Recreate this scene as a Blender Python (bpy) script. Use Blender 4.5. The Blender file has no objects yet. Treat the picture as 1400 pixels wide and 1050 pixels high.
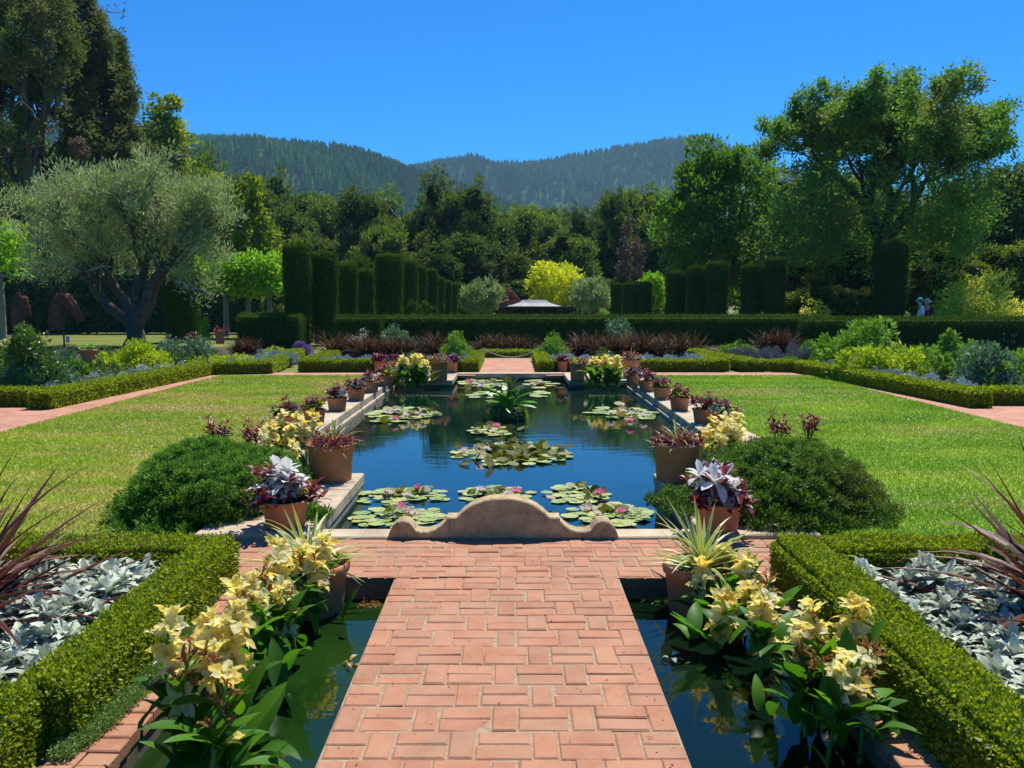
import bpy, math, random
import numpy as np
from mathutils import Vector
PI = math.pi
C = bpy.context.scene.collection
sc = bpy.context.scene
RNG = np.random.default_rng(7)
random.seed(5)

# ------------------------------------------------------------------ camera numbers, pixel -> place
F, PITCH, EYE, CX = 1200.0, math.atan(115 / 1200.0), 1.626, 0.03

def at(x, y, z=0.0):
    """point of height z seen at photo pixel (x, y)"""
    u, v = (x - 700) / F, (525 - y) / F
    dy = math.cos(PITCH) + v * math.sin(PITCH); dz = -math.sin(PITCH) + v * math.cos(PITCH)
    t = (z - EYE) / dz
    return Vector((u * t + CX, dy * t, z))

def atY(x, y, Y):
    """point at distance Y seen at photo pixel (x, y)"""
    u, v = (x - 700) / F, (525 - y) / F
    dy = math.cos(PITCH) + v * math.sin(PITCH); dz = -math.sin(PITCH) + v * math.cos(PITCH)
    t = Y / dy
    return Vector((u * t + CX, Y, EYE + dz * t))

def mpp(Y):
    return Y / F

# ------------------------------------------------------------------ mesh builder
def nrm(a):
    return a / np.maximum(np.linalg.norm(a, axis=-1, keepdims=True), 1e-9)

def orient(D, N):
    """matrices whose local Y is D and whose local Z is near N"""
    y = nrm(D); x = nrm(np.cross(y, N)); z = np.cross(x, y)
    return np.stack([x, y, z], axis=-1)

def rdir(rng, n):
    return nrm(rng.normal(size=(n, 3)))

class MB:
    def __init__(s):
        s.V, s.F, s.R, s.U, s.n = [], [], [], [], 0
    def add(s, V, F, r=0.0, u=None, m=0):
        V = np.asarray(V, float); k = len(V)
        s.V.append(V)
        s.R.append(np.full(k, r, float) if np.isscalar(r) else np.asarray(r, float))
        s.U.append(np.zeros(k) if u is None else np.asarray(u, float))
        for f in (F if isinstance(F, (list, tuple)) and len(F) and isinstance(F[0], np.ndarray) else [np.asarray(F)]):
            if len(f): s.F.append((np.asarray(f) + s.n, m))
        s.n += k
        return s
    def scatter(s, tm, P, M, r=None, m=0):
        """tm = (verts, [faces], u); P (n,3); M (n,3,3)"""
        V, Fs, U = tm; n = len(P); k = len(V)
        if not n: return s
        W = np.einsum('nij,kj->nki', M, V) + P[:, None, :]
        s.V.append(W.reshape(-1, 3))
        r = np.zeros(n) if r is None else r
        s.R.append(np.repeat(r, k)); s.U.append(np.tile(U, n))
        off = (np.arange(n) * k)[:, None, None] + s.n
        for f in Fs:
            s.F.append(((f[None] + off).reshape(-1, f.shape[1]), m))
        s.n += n * k
        return s
    def build(s, name, mats, parent=None, smooth=False, loc=None):
        me = bpy.data.meshes.new(name)
        V = np.concatenate(s.V)
        me.vertices.add(len(V)); me.vertices.foreach_set('co', V.astype(np.float32).ravel())
        idx = np.concatenate([f.ravel() for f, m in s.F])
        tot = np.concatenate([np.full(len(f), f.shape[1]) for f, m in s.F])
        mi = np.concatenate([np.full(len(f), m) for f, m in s.F])
        me.loops.add(len(idx)); me.loops.foreach_set('vertex_index', idx.astype(np.int32))
        me.polygons.add(len(tot))
        me.polygons.foreach_set('loop_start', (np.cumsum(tot) - tot).astype(np.int32))
        me.polygons.foreach_set('material_index', mi.astype(np.int32))
        me.polygons.foreach_set('use_smooth', np.full(len(tot), bool(smooth)))
        a = me.attributes.new('rnd', 'FLOAT', 'POINT'); a.data.foreach_set('value', np.concatenate(s.R).astype(np.float32))
        a = me.attributes.new('across', 'FLOAT', 'POINT'); a.data.foreach_set('value', np.concatenate(s.U).astype(np.float32))
        me.update(calc_edges=True)
        for mt in (mats if isinstance(mats, (list, tuple)) else [mats]): me.materials.append(mt)
        o = bpy.data.objects.new(name, me); C.objects.link(o)
        if parent: o.parent = parent
        if loc is not None: o.location = loc
        return o

def A(*f): return np.array(f)

# templates: (verts, [faces], across)
def leaf_t(w=.5, fold=.12):
    V = A([0, 0, 0], [-w / 2, .5, fold * w], [0, 1, 0], [w / 2, .5, fold * w]).astype(float)
    return V, [A([0, 3, 2], [0, 2, 1])], np.zeros(4)

def strip_t(n=5, w=.2, bend=.5, fold=.2, prof=None, wave=0.0, ph=0.0):
    """leaf of unit length along +Y bending towards -Z, three columns"""
    prof = prof or (lambda t: (math.sin(PI * min(1, t * .9 + .1)) ** .6))
    V, U = [], []; y = z = 0.0
    for i in range(n + 1):
        t = i / n
        if i:
            a = bend * (t - .5 / n) * 1.0
            y += math.cos(a) / n; z -= math.sin(a) / n
        hw = max(.002, prof(t)) * w / 2
        dz = wave * math.sin(ph + t * 9)
        V += [[-hw, y, z + fold * hw + dz], [0, y, z], [hw, y, z + fold * hw - dz]]; U += [-1, 0, 1]
    Fq = []
    for i in range(n):
        b = i * 3
        Fq += [[b, b + 1, b + 4, b + 3], [b + 1, b + 2, b + 5, b + 4]]
    return np.array(V, float), [np.array(Fq)], np.array(U, float)

def tube(mb, pts, rad, sides=6, r=0.0, m=0):
    pts = np.asarray(pts, float); n = len(pts)
    T = nrm(np.gradient(pts, axis=0))
    ref = np.array([0, 0, 1.0]) if abs(T[0, 2]) < .8 else np.array([1.0, 0, 0])
    X = nrm(np.cross(T, ref)); Y = np.cross(T, X)
    a = np.arange(sides) * 2 * PI / sides
    V = (pts[:, None] + (X[:, None] * np.cos(a)[None, :, None] + Y[:, None] * np.sin(a)[None, :, None]) * np.asarray(rad, float)[:, None, None]).reshape(-1, 3)
    Fq = []
    for i in range(n - 1):
        for j in range(sides):
            k = (j + 1) % sides
            Fq.append([i * sides + j, i * sides + k, (i + 1) * sides + k, (i + 1) * sides + j])
    mb.add(V, [np.array(Fq), np.array([list(range((n - 1) * sides, n * sides))])], r, m=m)

def lathe(mb, prof, seg=24, c=(0, 0, 0), r=0.0, m=0, wob=0.0, rng=None):
    a = np.arange(seg) * 2 * PI / seg
    V = []
    for R, z in prof:
        V.append(np.stack([np.cos(a) * R + c[0], np.sin(a) * R + c[1], np.full(seg, z + c[2])], -1))
    V = np.concatenate(V)
    if wob: V += (rng or RNG).normal(size=V.shape) * wob
    Fq = []
    for i in range(len(prof) - 1):
        for j in range(seg):
            k = (j + 1) % seg
            Fq.append([i * seg + j, i * seg + k, (i + 1) * seg + k, (i + 1) * seg + j])
    mb.add(V, np.array(Fq), r, m=m)

def cbox(mb, x0, x1, y0, y1, z0, z1, b=.01, r=0.0, m=0):
    """box with chamfered edges"""
    V, ix = [], {}
    for sx in (0, 1):
        for sy in (0, 1):
            for sz in (0, 1):
                for ax in range(3):
                    p = [x1 if sx else x0, y1 if sy else y0, z1 if sz else z0]
                    for k, s_ in enumerate((sx, sy, sz)):
                        if k != ax: p[k] += -b if s_ else b
                    ix[sx, sy, sz, ax] = len(V); V.append(p)
    q, t = [], []
    for ax in range(3):
        o = [k for k in range(3) if k != ax]
        for s_ in (0, 1):
            f = []
            for a_, b_ in ((0, 0), (1, 0), (1, 1), (0, 1)):
                c = [0, 0, 0]; c[ax] = s_; c[o[0]] = a_; c[o[1]] = b_
                f.append(ix[c[0], c[1], c[2], ax])
            q.append(f)
        for a_ in (0, 1):
            for b_ in (0, 1):
                c0 = [0, 0, 0]; c0[o[0]] = a_; c0[o[1]] = b_; c1 = list(c0); c1[ax] = 1
                q.append([ix[(*c0, o[0])], ix[(*c1, o[0])], ix[(*c1, o[1])], ix[(*c0, o[1])]])
    for sx in (0, 1):
        for sy in (0, 1):
            for sz in (0, 1): t.append([ix[sx, sy, sz, k] for k in range(3)])
    mb.add(V, [np.array(q), np.array(t)], r, m=m)

def rbrick(mb, x0, x1, y0, y1, zt, r, b=.006, dz=0.0, tilt=(0, 0)):
    """one paver: top, worn edge, sides"""
    V = []
    for (e, z) in ((b, 0), (0, -b * .8), (0, -.05)):
        for x, y in ((x0 + e, y0 + e), (x1 - e, y0 + e), (x1 - e, y1 - e), (x0 + e, y1 - e)):
            V.append([x, y, zt + z + dz + tilt[0] * (x - (x0 + x1) / 2) + tilt[1] * (y - (y0 + y1) / 2)])
    Fq = [[0, 1, 2, 3]]
    for L in (0, 4):
        for j in range(4):
            k = (j + 1) % 4; Fq.append([L + 4 + j, L + 4 + k, L + k, L + j])
    mb.add(V, np.array(Fq), r)

# ------------------------------------------------------------------ objects
def tag(o, label=None, cat=None, group=None, kind=None):
    if label: o['label'] = label
    if cat: o['category'] = cat
    if group: o['group'] = group
    if kind: o['kind'] = kind
    return o

def thing(name, label, cat, loc=(0, 0, 0), group=None, rz=0.0):
    o = bpy.data.objects.new(name, None); C.objects.link(o)
    o.location = loc; o.rotation_euler.z = rz; o.empty_display_size = .1
    return tag(o, label, cat, group)

def dup(o, loc, rz=0.0, scale=1.0, label=None, group=None, par=None):
    kids = list(o.children)
    c = o.copy(); C.objects.link(c); c.parent = par
    if par is None:
        c.location = loc; c.rotation_euler = (0, 0, rz)
        c.scale = (scale,) * 3 if np.isscalar(scale) else scale
        if label: c['label'] = label
        if group: c['group'] = group
    for k in kids: dup(k, None, par=c)
    return c

# ------------------------------------------------------------------ materials
def newmat(name):
    m = bpy.data.materials.new(name); m.use_nodes = True
    nt = m.node_tree; nt.nodes.clear()
    out = nt.nodes.new('ShaderNodeOutputMaterial')
    def N(t, **kw):
        n = nt.nodes.new(t)
        for k, v in kw.items():
            if k.startswith('i_'):
                key = k[2:]; n.inputs[int(key) if key.isdigit() else key.replace('_', ' ')].default_value = v
            else: setattr(n, k, v)
        return n
    L = nt.links.new
    return m, N, L, out

def c4(c): return (c[0], c[1], c[2], 1)

def ramp(N, stops):
    r = N('ShaderNodeValToRGB'); e = r.color_ramp.elements
    while len(e) < len(stops): e.new(.5)
    for k, (p, c) in zip(e, stops): k.position = p; k.color = c4(c)
    return r

def leafmat(name, cols, trans=.35, rough=.5, spec=.3, obj=.25, patch=None, pscale=.6, stripe=None, tint=(1.25, 1.2, .5), g=1.5):
    """leaf colour by leaf, by plant, with larger patches of another colour"""
    m, N, L, out = newmat(name)
    cols = [tuple(min(.88, v * g * (.8 if k == 2 and c[1] > c[0] and c[2] < c[1] * .5 else 1)) for k, v in enumerate(c)) for c in cols]; patch = patch and tuple(v * g for v in patch)
    at_ = N('ShaderNodeAttribute', attribute_name='rnd')
    n = len(cols)
    rp = ramp(N, [(i / max(1, n - 1), c) for i, c in enumerate(cols)]); L(at_.outputs['Fac'], rp.inputs[0])
    col = rp.outputs[0]
    if patch:
        tc = N('ShaderNodeTexCoord'); no = N('ShaderNodeTexNoise', i_Scale=pscale, i_Detail=3.0); L(tc.outputs['Object'], no.inputs['Vector'])
        mr = N('ShaderNodeMapRange', i_1=.48, i_2=.66); L(no.outputs[0], mr.inputs[0])
        mx = N('ShaderNodeMix', data_type='RGBA'); L(mr.outputs[0], mx.inputs[0]); L(col, mx.inputs[6]); mx.inputs[7].default_value = c4(patch); col = mx.outputs[2]
    if stripe:
        ac = N('ShaderNodeAttribute', attribute_name='across'); ab = N('ShaderNodeMath', operation='ABSOLUTE'); L(ac.outputs['Fac'], ab.inputs[0])
        mr = N('ShaderNodeMapRange', i_1=.45, i_2=.7); L(ab.outputs[0], mr.inputs[0])
        mx = N('ShaderNodeMix', data_type='RGBA'); L(mr.outputs[0], mx.inputs[0]); L(col, mx.inputs[6]); mx.inputs[7].default_value = c4(stripe); col = mx.outputs[2]
    if obj:
        oi = N('ShaderNodeObjectInfo'); mr = N('ShaderNodeMapRange', i_3=1 - obj, i_4=1 + obj); L(oi.outputs['Random'], mr.inputs[0])
        hs = N('ShaderNodeHueSaturation'); L(mr.outputs[0], hs.inputs['Value']); L(col, hs.inputs['Color']); col = hs.outputs[0]
    b = N('ShaderNodeBsdfPrincipled', i_Roughness=rough); b.inputs['Specular IOR Level'].default_value = spec
    L(col, b.inputs['Base Color'])
    if trans:
        tr = N('ShaderNodeBsdfTranslucent'); tm = N('ShaderNodeMix', data_type='RGBA', blend_type='MULTIPLY'); tm.inputs[0].default_value = 1
        L(col, tm.inputs[6]); tm.inputs[7].default_value = c4(tint); L(tm.outputs[2], tr.inputs[0])
        ms = N('ShaderNodeMixShader'); ms.inputs[0].default_value = trans
        L(b.outputs[0], ms.inputs[1]); L(tr.outputs[0], ms.inputs[2]); L(ms.outputs[0], out.inputs[0])
    else: L(b.outputs[0], out.inputs[0])
    return m

def surfmat(name, c1, c2, scale=4.0, rough=.85, bump=.3, bscale=60.0, c3=None, s3=.7, rnd=None, spec=.3, metal=0.0, bdist=.004, lo=.35, hi=.65, stain=None, dust=None):
    """weathered solid: two colours by noise, third as speckle, optional per-piece colour"""
    m, N, L, out = newmat(name)
    tc = N('ShaderNodeTexCoord')
    no = N('ShaderNodeTexNoise', i_Scale=scale, i_Detail=6.0, i_Roughness=.62); L(tc.outputs['Object'], no.inputs['Vector'])
    rp = ramp(N, [(lo, c1), (hi, c2)]); L(no.outputs[0], rp.inputs[0]); col = rp.outputs[0]
    if rnd:
        at_ = N('ShaderNodeAttribute', attribute_name='rnd'); r2 = ramp(N, [(i / (len(rnd) - 1), c) for i, c in enumerate(rnd)]); L(at_.outputs['Fac'], r2.inputs[0])
        mx = N('ShaderNodeMix', data_type='RGBA', blend_type='MULTIPLY'); mx.inputs[0].default_value = 1; L(col, mx.inputs[6]); L(r2.outputs[0], mx.inputs[7]); col = mx.outputs[2]
    n2 = N('ShaderNodeTexNoise', i_Scale=bscale, i_Detail=5.0, i_Roughness=.7); L(tc.outputs['Object'], n2.inputs['Vector'])
    if dust:
        n5 = N('ShaderNodeTexNoise', i_Scale=6.0, i_Detail=9.0, i_Roughness=.75); L(tc.outputs['Object'], n5.inputs['Vector'])
        m5 = N('ShaderNodeMapRange', i_1=.38, i_2=.70, i_3=.08, i_4=.75); L(n5.outputs[0], m5.inputs[0])
        mx = N('ShaderNodeMix', data_type='RGBA'); L(m5.outputs[0], mx.inputs[0]); L(col, mx.inputs[6]); mx.inputs[7].default_value = c4(dust); col = mx.outputs[2]
    if stain:
        n4 = N('ShaderNodeTexNoise', i_Scale=stain[1], i_Detail=8.0, i_Roughness=.7, i_Distortion=.6); L(tc.outputs['Object'], n4.inputs['Vector'])
        m4 = N('ShaderNodeMapRange', i_1=.52, i_2=.74, i_4=stain[2]); L(n4.outputs[0], m4.inputs[0])
        mx = N('ShaderNodeMix', data_type='RGBA'); L(m4.outputs[0], mx.inputs[0]); L(col, mx.inputs[6]); mx.inputs[7].default_value = c4(stain[0]); col = mx.outputs[2]
    if c3:
        mr = N('ShaderNodeMapRange', i_1=.56, i_2=.66, i_4=s3); L(n2.outputs[0], mr.inputs[0])
        mx = N('ShaderNodeMix', data_type='RGBA'); L(mr.outputs[0], mx.inputs[0]); L(col, mx.inputs[6]); mx.inputs[7].default_value = c4(c3); col = mx.outputs[2]
    b = N('ShaderNodeBsdfPrincipled', i_Roughness=rough, i_Metallic=metal); b.inputs['Specular IOR Level'].default_value = spec
    L(col, b.inputs['Base Color'])
    bp = N('ShaderNodeBump', i_Strength=bump, i_Distance=bdist); L(n2.outputs[0], bp.inputs['Height']); L(bp.outputs[0], b.inputs['Normal'])
    L(b.outputs[0], out.inputs[0])
    return m

def grassmat(name, g1, g2, dry, thr=(.5, .68)):
    m, N, L, out = newmat(name)
    tc = N('ShaderNodeTexCoord')
    mp = N('ShaderNodeMapping'); mp.inputs['Scale'].default_value = (.45, 1, 1); L(tc.outputs['Object'], mp.inputs[0])
    n1 = N('ShaderNodeTexNoise', i_Scale=1.1, i_Detail=5.0); L(mp.outputs[0], n1.inputs['Vector'])
    n2 = N('ShaderNodeTexNoise', i_Scale=.75, i_Detail=4.0, i_Roughness=.6); mp2 = N('ShaderNodeMapping'); mp2.inputs['Location'].default_value = (31, 7, 0); mp2.inputs['Scale'].default_value = (.4, 1.15, 1)
    L(tc.outputs['Object'], mp2.inputs[0]); L(mp2.outputs[0], n2.inputs['Vector'])
    r1 = ramp(N, [(.35, g1), (.65, g2)]); L(n1.outputs[0], r1.inputs[0])
    mr = N('ShaderNodeMapRange', i_1=thr[0], i_2=thr[1]); L(n2.outputs[0], mr.inputs[0])
    mx = N('ShaderNodeMix', data_type='RGBA'); L(mr.outputs[0], mx.inputs[0]); L(r1.outputs[0], mx.inputs[6]); mx.inputs[7].default_value = c4(dry)
    at_ = N('ShaderNodeAttribute', attribute_name='rnd'); m3 = N('ShaderNodeMapRange', i_3=.86, i_4=1.16); L(at_.outputs['Fac'], m3.inputs[0])
    n3 = N('ShaderNodeTexNoise', i_Scale=45.0, i_Detail=2.0); L(tc.outputs['Object'], n3.inputs['Vector'])
    m4 = N('ShaderNodeMapRange', i_1=.3, i_2=.7, i_3=.78, i_4=1.2); L(n3.outputs[0], m4.inputs[0])
    mm = N('ShaderNodeMath', operation='MULTIPLY'); L(m3.outputs[0], mm.inputs[0]); L(m4.outputs[0], mm.inputs[1])
    hs = N('ShaderNodeHueSaturation'); L(mm.outputs[0], hs.inputs['Value']); L(mx.outputs[2], hs.inputs['Color'])
    b = N('ShaderNodeBsdfPrincipled', i_Roughness=.7); b.inputs['Specular IOR Level'].default_value = .2; L(hs.outputs[0], b.inputs['Base Color'])
    tr = N('ShaderNodeBsdfTranslucent'); L(hs.outputs[0], tr.inputs[0])
    ms = N('ShaderNodeMixShader'); ms.inputs[0].default_value = .3; L(b.outputs[0], ms.inputs[1]); L(tr.outputs[0], ms.inputs[2]); L(ms.outputs[0], out.inputs[0])
    return m

def watermat(name, c1, c2, wave=.02, ior=1.42, spec=.55):
    m, N, L, out = newmat(name)
    tc = N('ShaderNodeTexCoord')
    no = N('ShaderNodeTexNoise', i_Scale=1.3, i_Detail=4.0); L(tc.outputs['Object'], no.inputs['Vector'])
    rp = ramp(N, [(.35, c1), (.7, c2)]); L(no.outputs[0], rp.inputs[0])
    mp = N('ShaderNodeMapping'); mp.inputs['Scale'].default_value = (1.2, 4.0, 1); L(tc.outputs['Object'], mp.inputs[0])
    n2 = N('ShaderNodeTexNoise', i_Scale=2.2, i_Detail=3.0, i_Roughness=.5); L(mp.outputs[0], n2.inputs['Vector'])
    n3 = N('ShaderNodeTexNoise', i_Scale=.7, i_Detail=1.0); L(tc.outputs['Object'], n3.inputs['Vector'])
    ms = N('ShaderNodeMapRange', i_1=.4, i_2=.68, i_3=.25, i_4=1.0); L(n3.outputs[0], ms.inputs[0])
    ml = N('ShaderNodeMath', operation='MULTIPLY'); L(n2.outputs[0], ml.inputs[0]); L(ms.outputs[0], ml.inputs[1])
    bp = N('ShaderNodeBump', i_Strength=.5, i_Distance=wave); L(ml.outputs[0], bp.inputs['Height'])
    b = N('ShaderNodeBsdfPrincipled', i_Roughness=.012, i_IOR=ior); b.inputs['Specular IOR Level'].default_value = spec
    L(rp.outputs[0], b.inputs['Base Color']); L(bp.outputs[0], b.inputs['Normal']); L(b.outputs[0], out.inputs[0])
    return m

def brickpathmat(name):
    m, N, L, out = newmat(name)
    tc = N('ShaderNodeTexCoord')
    br = N('ShaderNodeTexBrick', i_Scale=1.0); br.inputs['Brick Width'].default_value = .21; br.inputs['Row Height'].default_value = .105; br.inputs['Mortar Size'].default_value = .006
    br.inputs['Color1'].default_value = c4((.44, .205, .125)); br.inputs['Color2'].default_value = c4((.36, .155, .09)); br.inputs['Mortar'].default_value = c4((.25, .15, .09))
    L(tc.outputs['Object'], br.inputs['Vector'])
    no = N('ShaderNodeTexNoise', i_Scale=2.5, i_Detail=6.0); L(tc.outputs['Object'], no.inputs['Vector'])
    mr = N('ShaderNodeMapRange', i_1=.3, i_2=.7, i_3=.8, i_4=1.2); L(no.outputs[0], mr.inputs[0])
    hs = N('ShaderNodeHueSaturation'); L(br.outputs[0], hs.inputs['Color']); L(mr.outputs[0], hs.inputs['Value'])
    b = N('ShaderNodeBsdfPrincipled', i_Roughness=.85); L(hs.outputs[0], b.inputs['Base Color'])
    bp = N('ShaderNodeBump', i_Strength=.5, i_Distance=.006, invert=True); L(br.outputs['Fac'], bp.inputs['Height']); L(bp.outputs[0], b.inputs['Normal'])
    L(b.outputs[0], out.inputs[0])
    return m

M = {}
M['brick'] = surfmat('brick_paver', (.315, .133, .070), (.41, .195, .115), scale=5, bscale=90, bump=.7, bdist=.004, c3=(.24, .13, .085), s3=.45, stain=((.22, .15, .10), 2.2, .55), dust=(.38, .225, .14),
                     rnd=[(.78, .68, .66), (.98, .9, .86), (1.05, 1.06, 1.0), (1.0, .80, .70), (.88, .98, 1.0), (1.0, .9, .86)])
M['mortar'] = surfmat('sand_joint', (.24, .165, .10), (.36, .26, .165), scale=30, bump=.6)
M['brickpath'] = brickpathmat('brick_path')
M['stone'] = surfmat('coping_stone', (.38, .30, .20), (.50, .41, .29), scale=3.5, bscale=55, bump=.7, bdist=.005, c3=(.22, .17, .11), s3=.55, stain=((.16, .14, .09), 1.6, .75))
M['scrollstone'] = surfmat('carved_stone', (.32, .235, .12), (.50, .39, .22), scale=9, bscale=34, bump=1.0, bdist=.008, c3=(.12, .075, .045), s3=.8, stain=((.17, .15, .10), 3.0, .7))
M['poolwall'] = surfmat('pool_wall', (.09, .08, .05), (.19, .165, .105), scale=6, bscale=40, bump=.6)
M['soil'] = surfmat('garden_soil', (.04, .026, .016), (.085, .056, .034), scale=9, bscale=40, bump=1.0, bdist=.02)
M['dirt'] = surfmat('dry_dirt', (.16, .11, .07), (.25, .18, .12), scale=12, bscale=50, bump=1.0, bdist=.012)
M['terra'] = surfmat('terracotta', (.42, .155, .062), (.54, .23, .10), scale=5, bscale=35, bump=.3, bdist=.004, c3=(.36, .20, .13), s3=.4, rough=.85, stain=((.42, .33, .26), 3.0, .6))
M['rust'] = surfmat('rusty_iron', (.10, .035, .02), (.24, .085, .04), scale=8, bump=.6, rough=.9)
M['bark'] = surfmat('bark', (.07, .05, .038), (.15, .115, .085), scale=7, bscale=18, bump=1.0, bdist=.03)
M['oakbark'] = surfmat('oak_bark', (.04, .03, .023), (.09, .07, .052), scale=5, bscale=12, bump=1.0, bdist=.04)
M['palebark'] = surfmat('pale_bark', (.20, .17, .13), (.32, .28, .22), scale=6, bscale=20, bump=.8, bdist=.02)
M['deadtwig'] = surfmat('dead_twig', (.30, .25, .20), (.42, .36, .29), scale=9)
M['water'] = watermat('pool_water', (.002, .014, .009), (.004, .020, .011), .003, 1.62, .5)
M['greencanal'] = watermat('green_canal_water', (.004, .016, .003), (.012, .036, .005), .004, 1.33, .42)
M['darkcanal'] = watermat('dark_canal_water', (.002, .007, .003), (.004, .012, .005), .004, 1.33, .5)
M['ground'] = grassmat('meadow_ground', (.16, .22, .035), (.24, .28, .05), (.34, .28, .11))
M['lawnL'] = grassmat('lawn_dry_grass', (.25, .37, .028), (.40, .48, .04), (.50, .43, .12), thr=(.46, .62))
M['lawnR'] = grassmat('lawn_green_grass', (.17, .34, .014), (.35, .49, .035), (.44, .43, .10), thr=(.52, .70))
M['white'] = surfmat('clover_white', (.75, .74, .65), (.85, .84, .75))

box_cols = [(.045, .085, .006), (.10, .15, .010), (.17, .22, .014), (.24, .27, .02)]
M['box'] = leafmat('boxwood_leaf', box_cols, trans=.42, rough=.5, spec=.35, obj=.1, g=1.75)
M['yew'] = leafmat('yew_leaf', [(.020, .048, .010), (.036, .075, .013), (.075, .125, .018)], trans=.3, obj=.12, rough=.75, spec=.12, g=1.5)
M['yewdeep'] = leafmat('yew_leaf_blue', [(.018, .044, .012), (.034, .068, .016), (.065, .10, .02)], trans=.25, obj=.12, rough=.75, spec=.12, g=1.4)
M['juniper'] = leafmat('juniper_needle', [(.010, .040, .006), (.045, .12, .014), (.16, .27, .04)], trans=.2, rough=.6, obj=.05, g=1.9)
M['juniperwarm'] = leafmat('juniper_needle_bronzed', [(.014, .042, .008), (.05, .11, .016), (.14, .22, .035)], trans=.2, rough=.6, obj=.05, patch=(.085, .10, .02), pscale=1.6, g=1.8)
M['silver'] = leafmat('silver_felt_leaf', [(.24, .30, .22), (.38, .43, .34), (.56, .60, .50)], trans=.12, rough=.95, spec=.1, obj=.15, tint=(1, 1.05, .9), g=1.0)
M['silverblue'] = leafmat('silver_blue_leaf', [(.30, .40, .40), (.45, .55, .54), (.60, .66, .65)], trans=.15, rough=.9, spec=.15, obj=.15, tint=(1, 1.05, .9), g=0.75)
M['canna'] = leafmat('canna_leaf', [(.025, .085, .008), (.04, .13, .010), (.07, .18, .014)], trans=.45, rough=.5, spec=.25, obj=.1, g=1.5)
M['cannastem'] = leafmat('canna_stem', [(.07, .14, .02), (.10, .18, .03)], trans=0, obj=.1)
M['petal'] = leafmat('canna_petal', [(.88, .60, .08), (.88, .75, .22), (.88, .82, .42), (.88, .86, .64)], trans=.55, rough=.85, spec=.05, obj=.06, tint=(1, .97, .70), g=1.0)
M['withered'] = leafmat('withered_petal', [(.22, .09, .03), (.42, .20, .06), (.60, .36, .13)], trans=.3, rough=.8, obj=.1, tint=(1, .9, .7), g=1.0)
M['flax'] = leafmat('flax_blade', [(.045, .014, .014), (.075, .022, .018), (.12, .045, .022)], trans=.25, rough=.5, spec=.3, obj=.15, stripe=(.13, .055, .035), tint=(1.3, .8, .6), g=.9)
M['redgrass'] = leafmat('bronze_blade', [(.030, .018, .012), (.055, .032, .018), (.13, .085, .04)], trans=.25, rough=.6, spec=.2, obj=.3, tint=(1.3, .9, .6), g=.9)
M['spike'] = leafmat('variegated_blade', [(.14, .22, .10), (.20, .28, .13), (.30, .36, .10)], trans=.25, rough=.4, obj=.1, stripe=(.52, .52, .20), g=1.2)
M['burg'] = leafmat('burgundy_leaf', [(.075, .012, .022), (.14, .024, .04), (.24, .055, .06)], trans=.3, rough=.45, obj=.2, tint=(1.3, .7, .7), g=1.0)
M['burgblade'] = leafmat('purple_leaf', [(.09, .03, .07), (.16, .05, .09), (.2, .09, .12)], trans=.25, rough=.5, obj=.2, tint=(1.3, .7, .7), g=1.0)
M['whiteleaf'] = leafmat('whitish_leaf', [(.55, .55, .53), (.70, .69, .67), (.80, .79, .77)], trans=.3, rough=.9, spec=.1, obj=.05, tint=(1, 1, .95), g=1.0)
M['succ'] = leafmat('succulent_leaf', [(.16, .26, .22), (.24, .35, .30), (.34, .44, .36)], trans=.05, rough=.5, obj=.2, g=1.0)
M['ferny'] = leafmat('fern_leaf', [(.10, .19, .02), (.22, .30, .03), (.40, .42, .06)], trans=.35, obj=.1)
M['jungle'] = leafmat('broad_green_leaf', [(.04, .13, .012), (.08, .22, .02), (.14, .30, .03)], trans=.4, rough=.35, obj=.1)
M['palmtop'] = leafmat('dark_rosette_leaf', [(.03, .06, .025), (.05, .09, .03), (.12, .06, .04)], trans=.2, rough=.4, obj=.1)
M['pad'] = leafmat('lily_pad', [(.18, .25, .07), (.25, .33, .11), (.31, .37, .14), (.38, .36, .10)], trans=0, rough=.5, spec=.35, obj=.08, g=1.0)
M['bronze'] = leafmat('bronze_pad', [(.07, .10, .02), (.14, .17, .03), (.19, .15, .035), (.28, .33, .15)], trans=.3, rough=.5, spec=.3, obj=.08, g=1.0)
M['lilyw'] = leafmat('lily_petal', [(.78, .60, .58), (.84, .76, .72), (.86, .83, .76)], trans=.3, rough=.6, obj=.05, tint=(1, .95, .9), g=0.95)
M['lilyp'] = leafmat('pink_lily_petal', [(.72, .16, .34), (.80, .30, .45), (.84, .50, .58)], trans=.3, rough=.6, obj=.05, tint=(1, .9, .9), g=0.95)
M['thyme'] = leafmat('thyme_leaf', [(.07, .13, .04), (.12, .20, .07), (.18, .27, .11)], trans=.25, obj=.1)
M['olive'] = leafmat('olive_leaf', [(.08, .125, .045), (.15, .20, .08), (.25, .30, .15), (.34, .37, .23)], trans=.3, rough=.55, obj=.1, tint=(1.1, 1.1, .7), g=1.55)
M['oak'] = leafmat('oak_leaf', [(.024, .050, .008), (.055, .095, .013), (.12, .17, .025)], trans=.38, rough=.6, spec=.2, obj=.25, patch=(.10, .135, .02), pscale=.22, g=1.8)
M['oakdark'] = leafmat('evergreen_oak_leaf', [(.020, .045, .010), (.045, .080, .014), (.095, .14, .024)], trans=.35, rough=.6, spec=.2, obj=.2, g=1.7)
M['bigoak'] = leafmat('open_oak_leaf', [(.026, .070, .014), (.055, .12, .022), (.11, .19, .04)], trans=.42, rough=.55, spec=.25, obj=.1, patch=(.10, .12, .03), pscale=.35, g=2.1)
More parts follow.
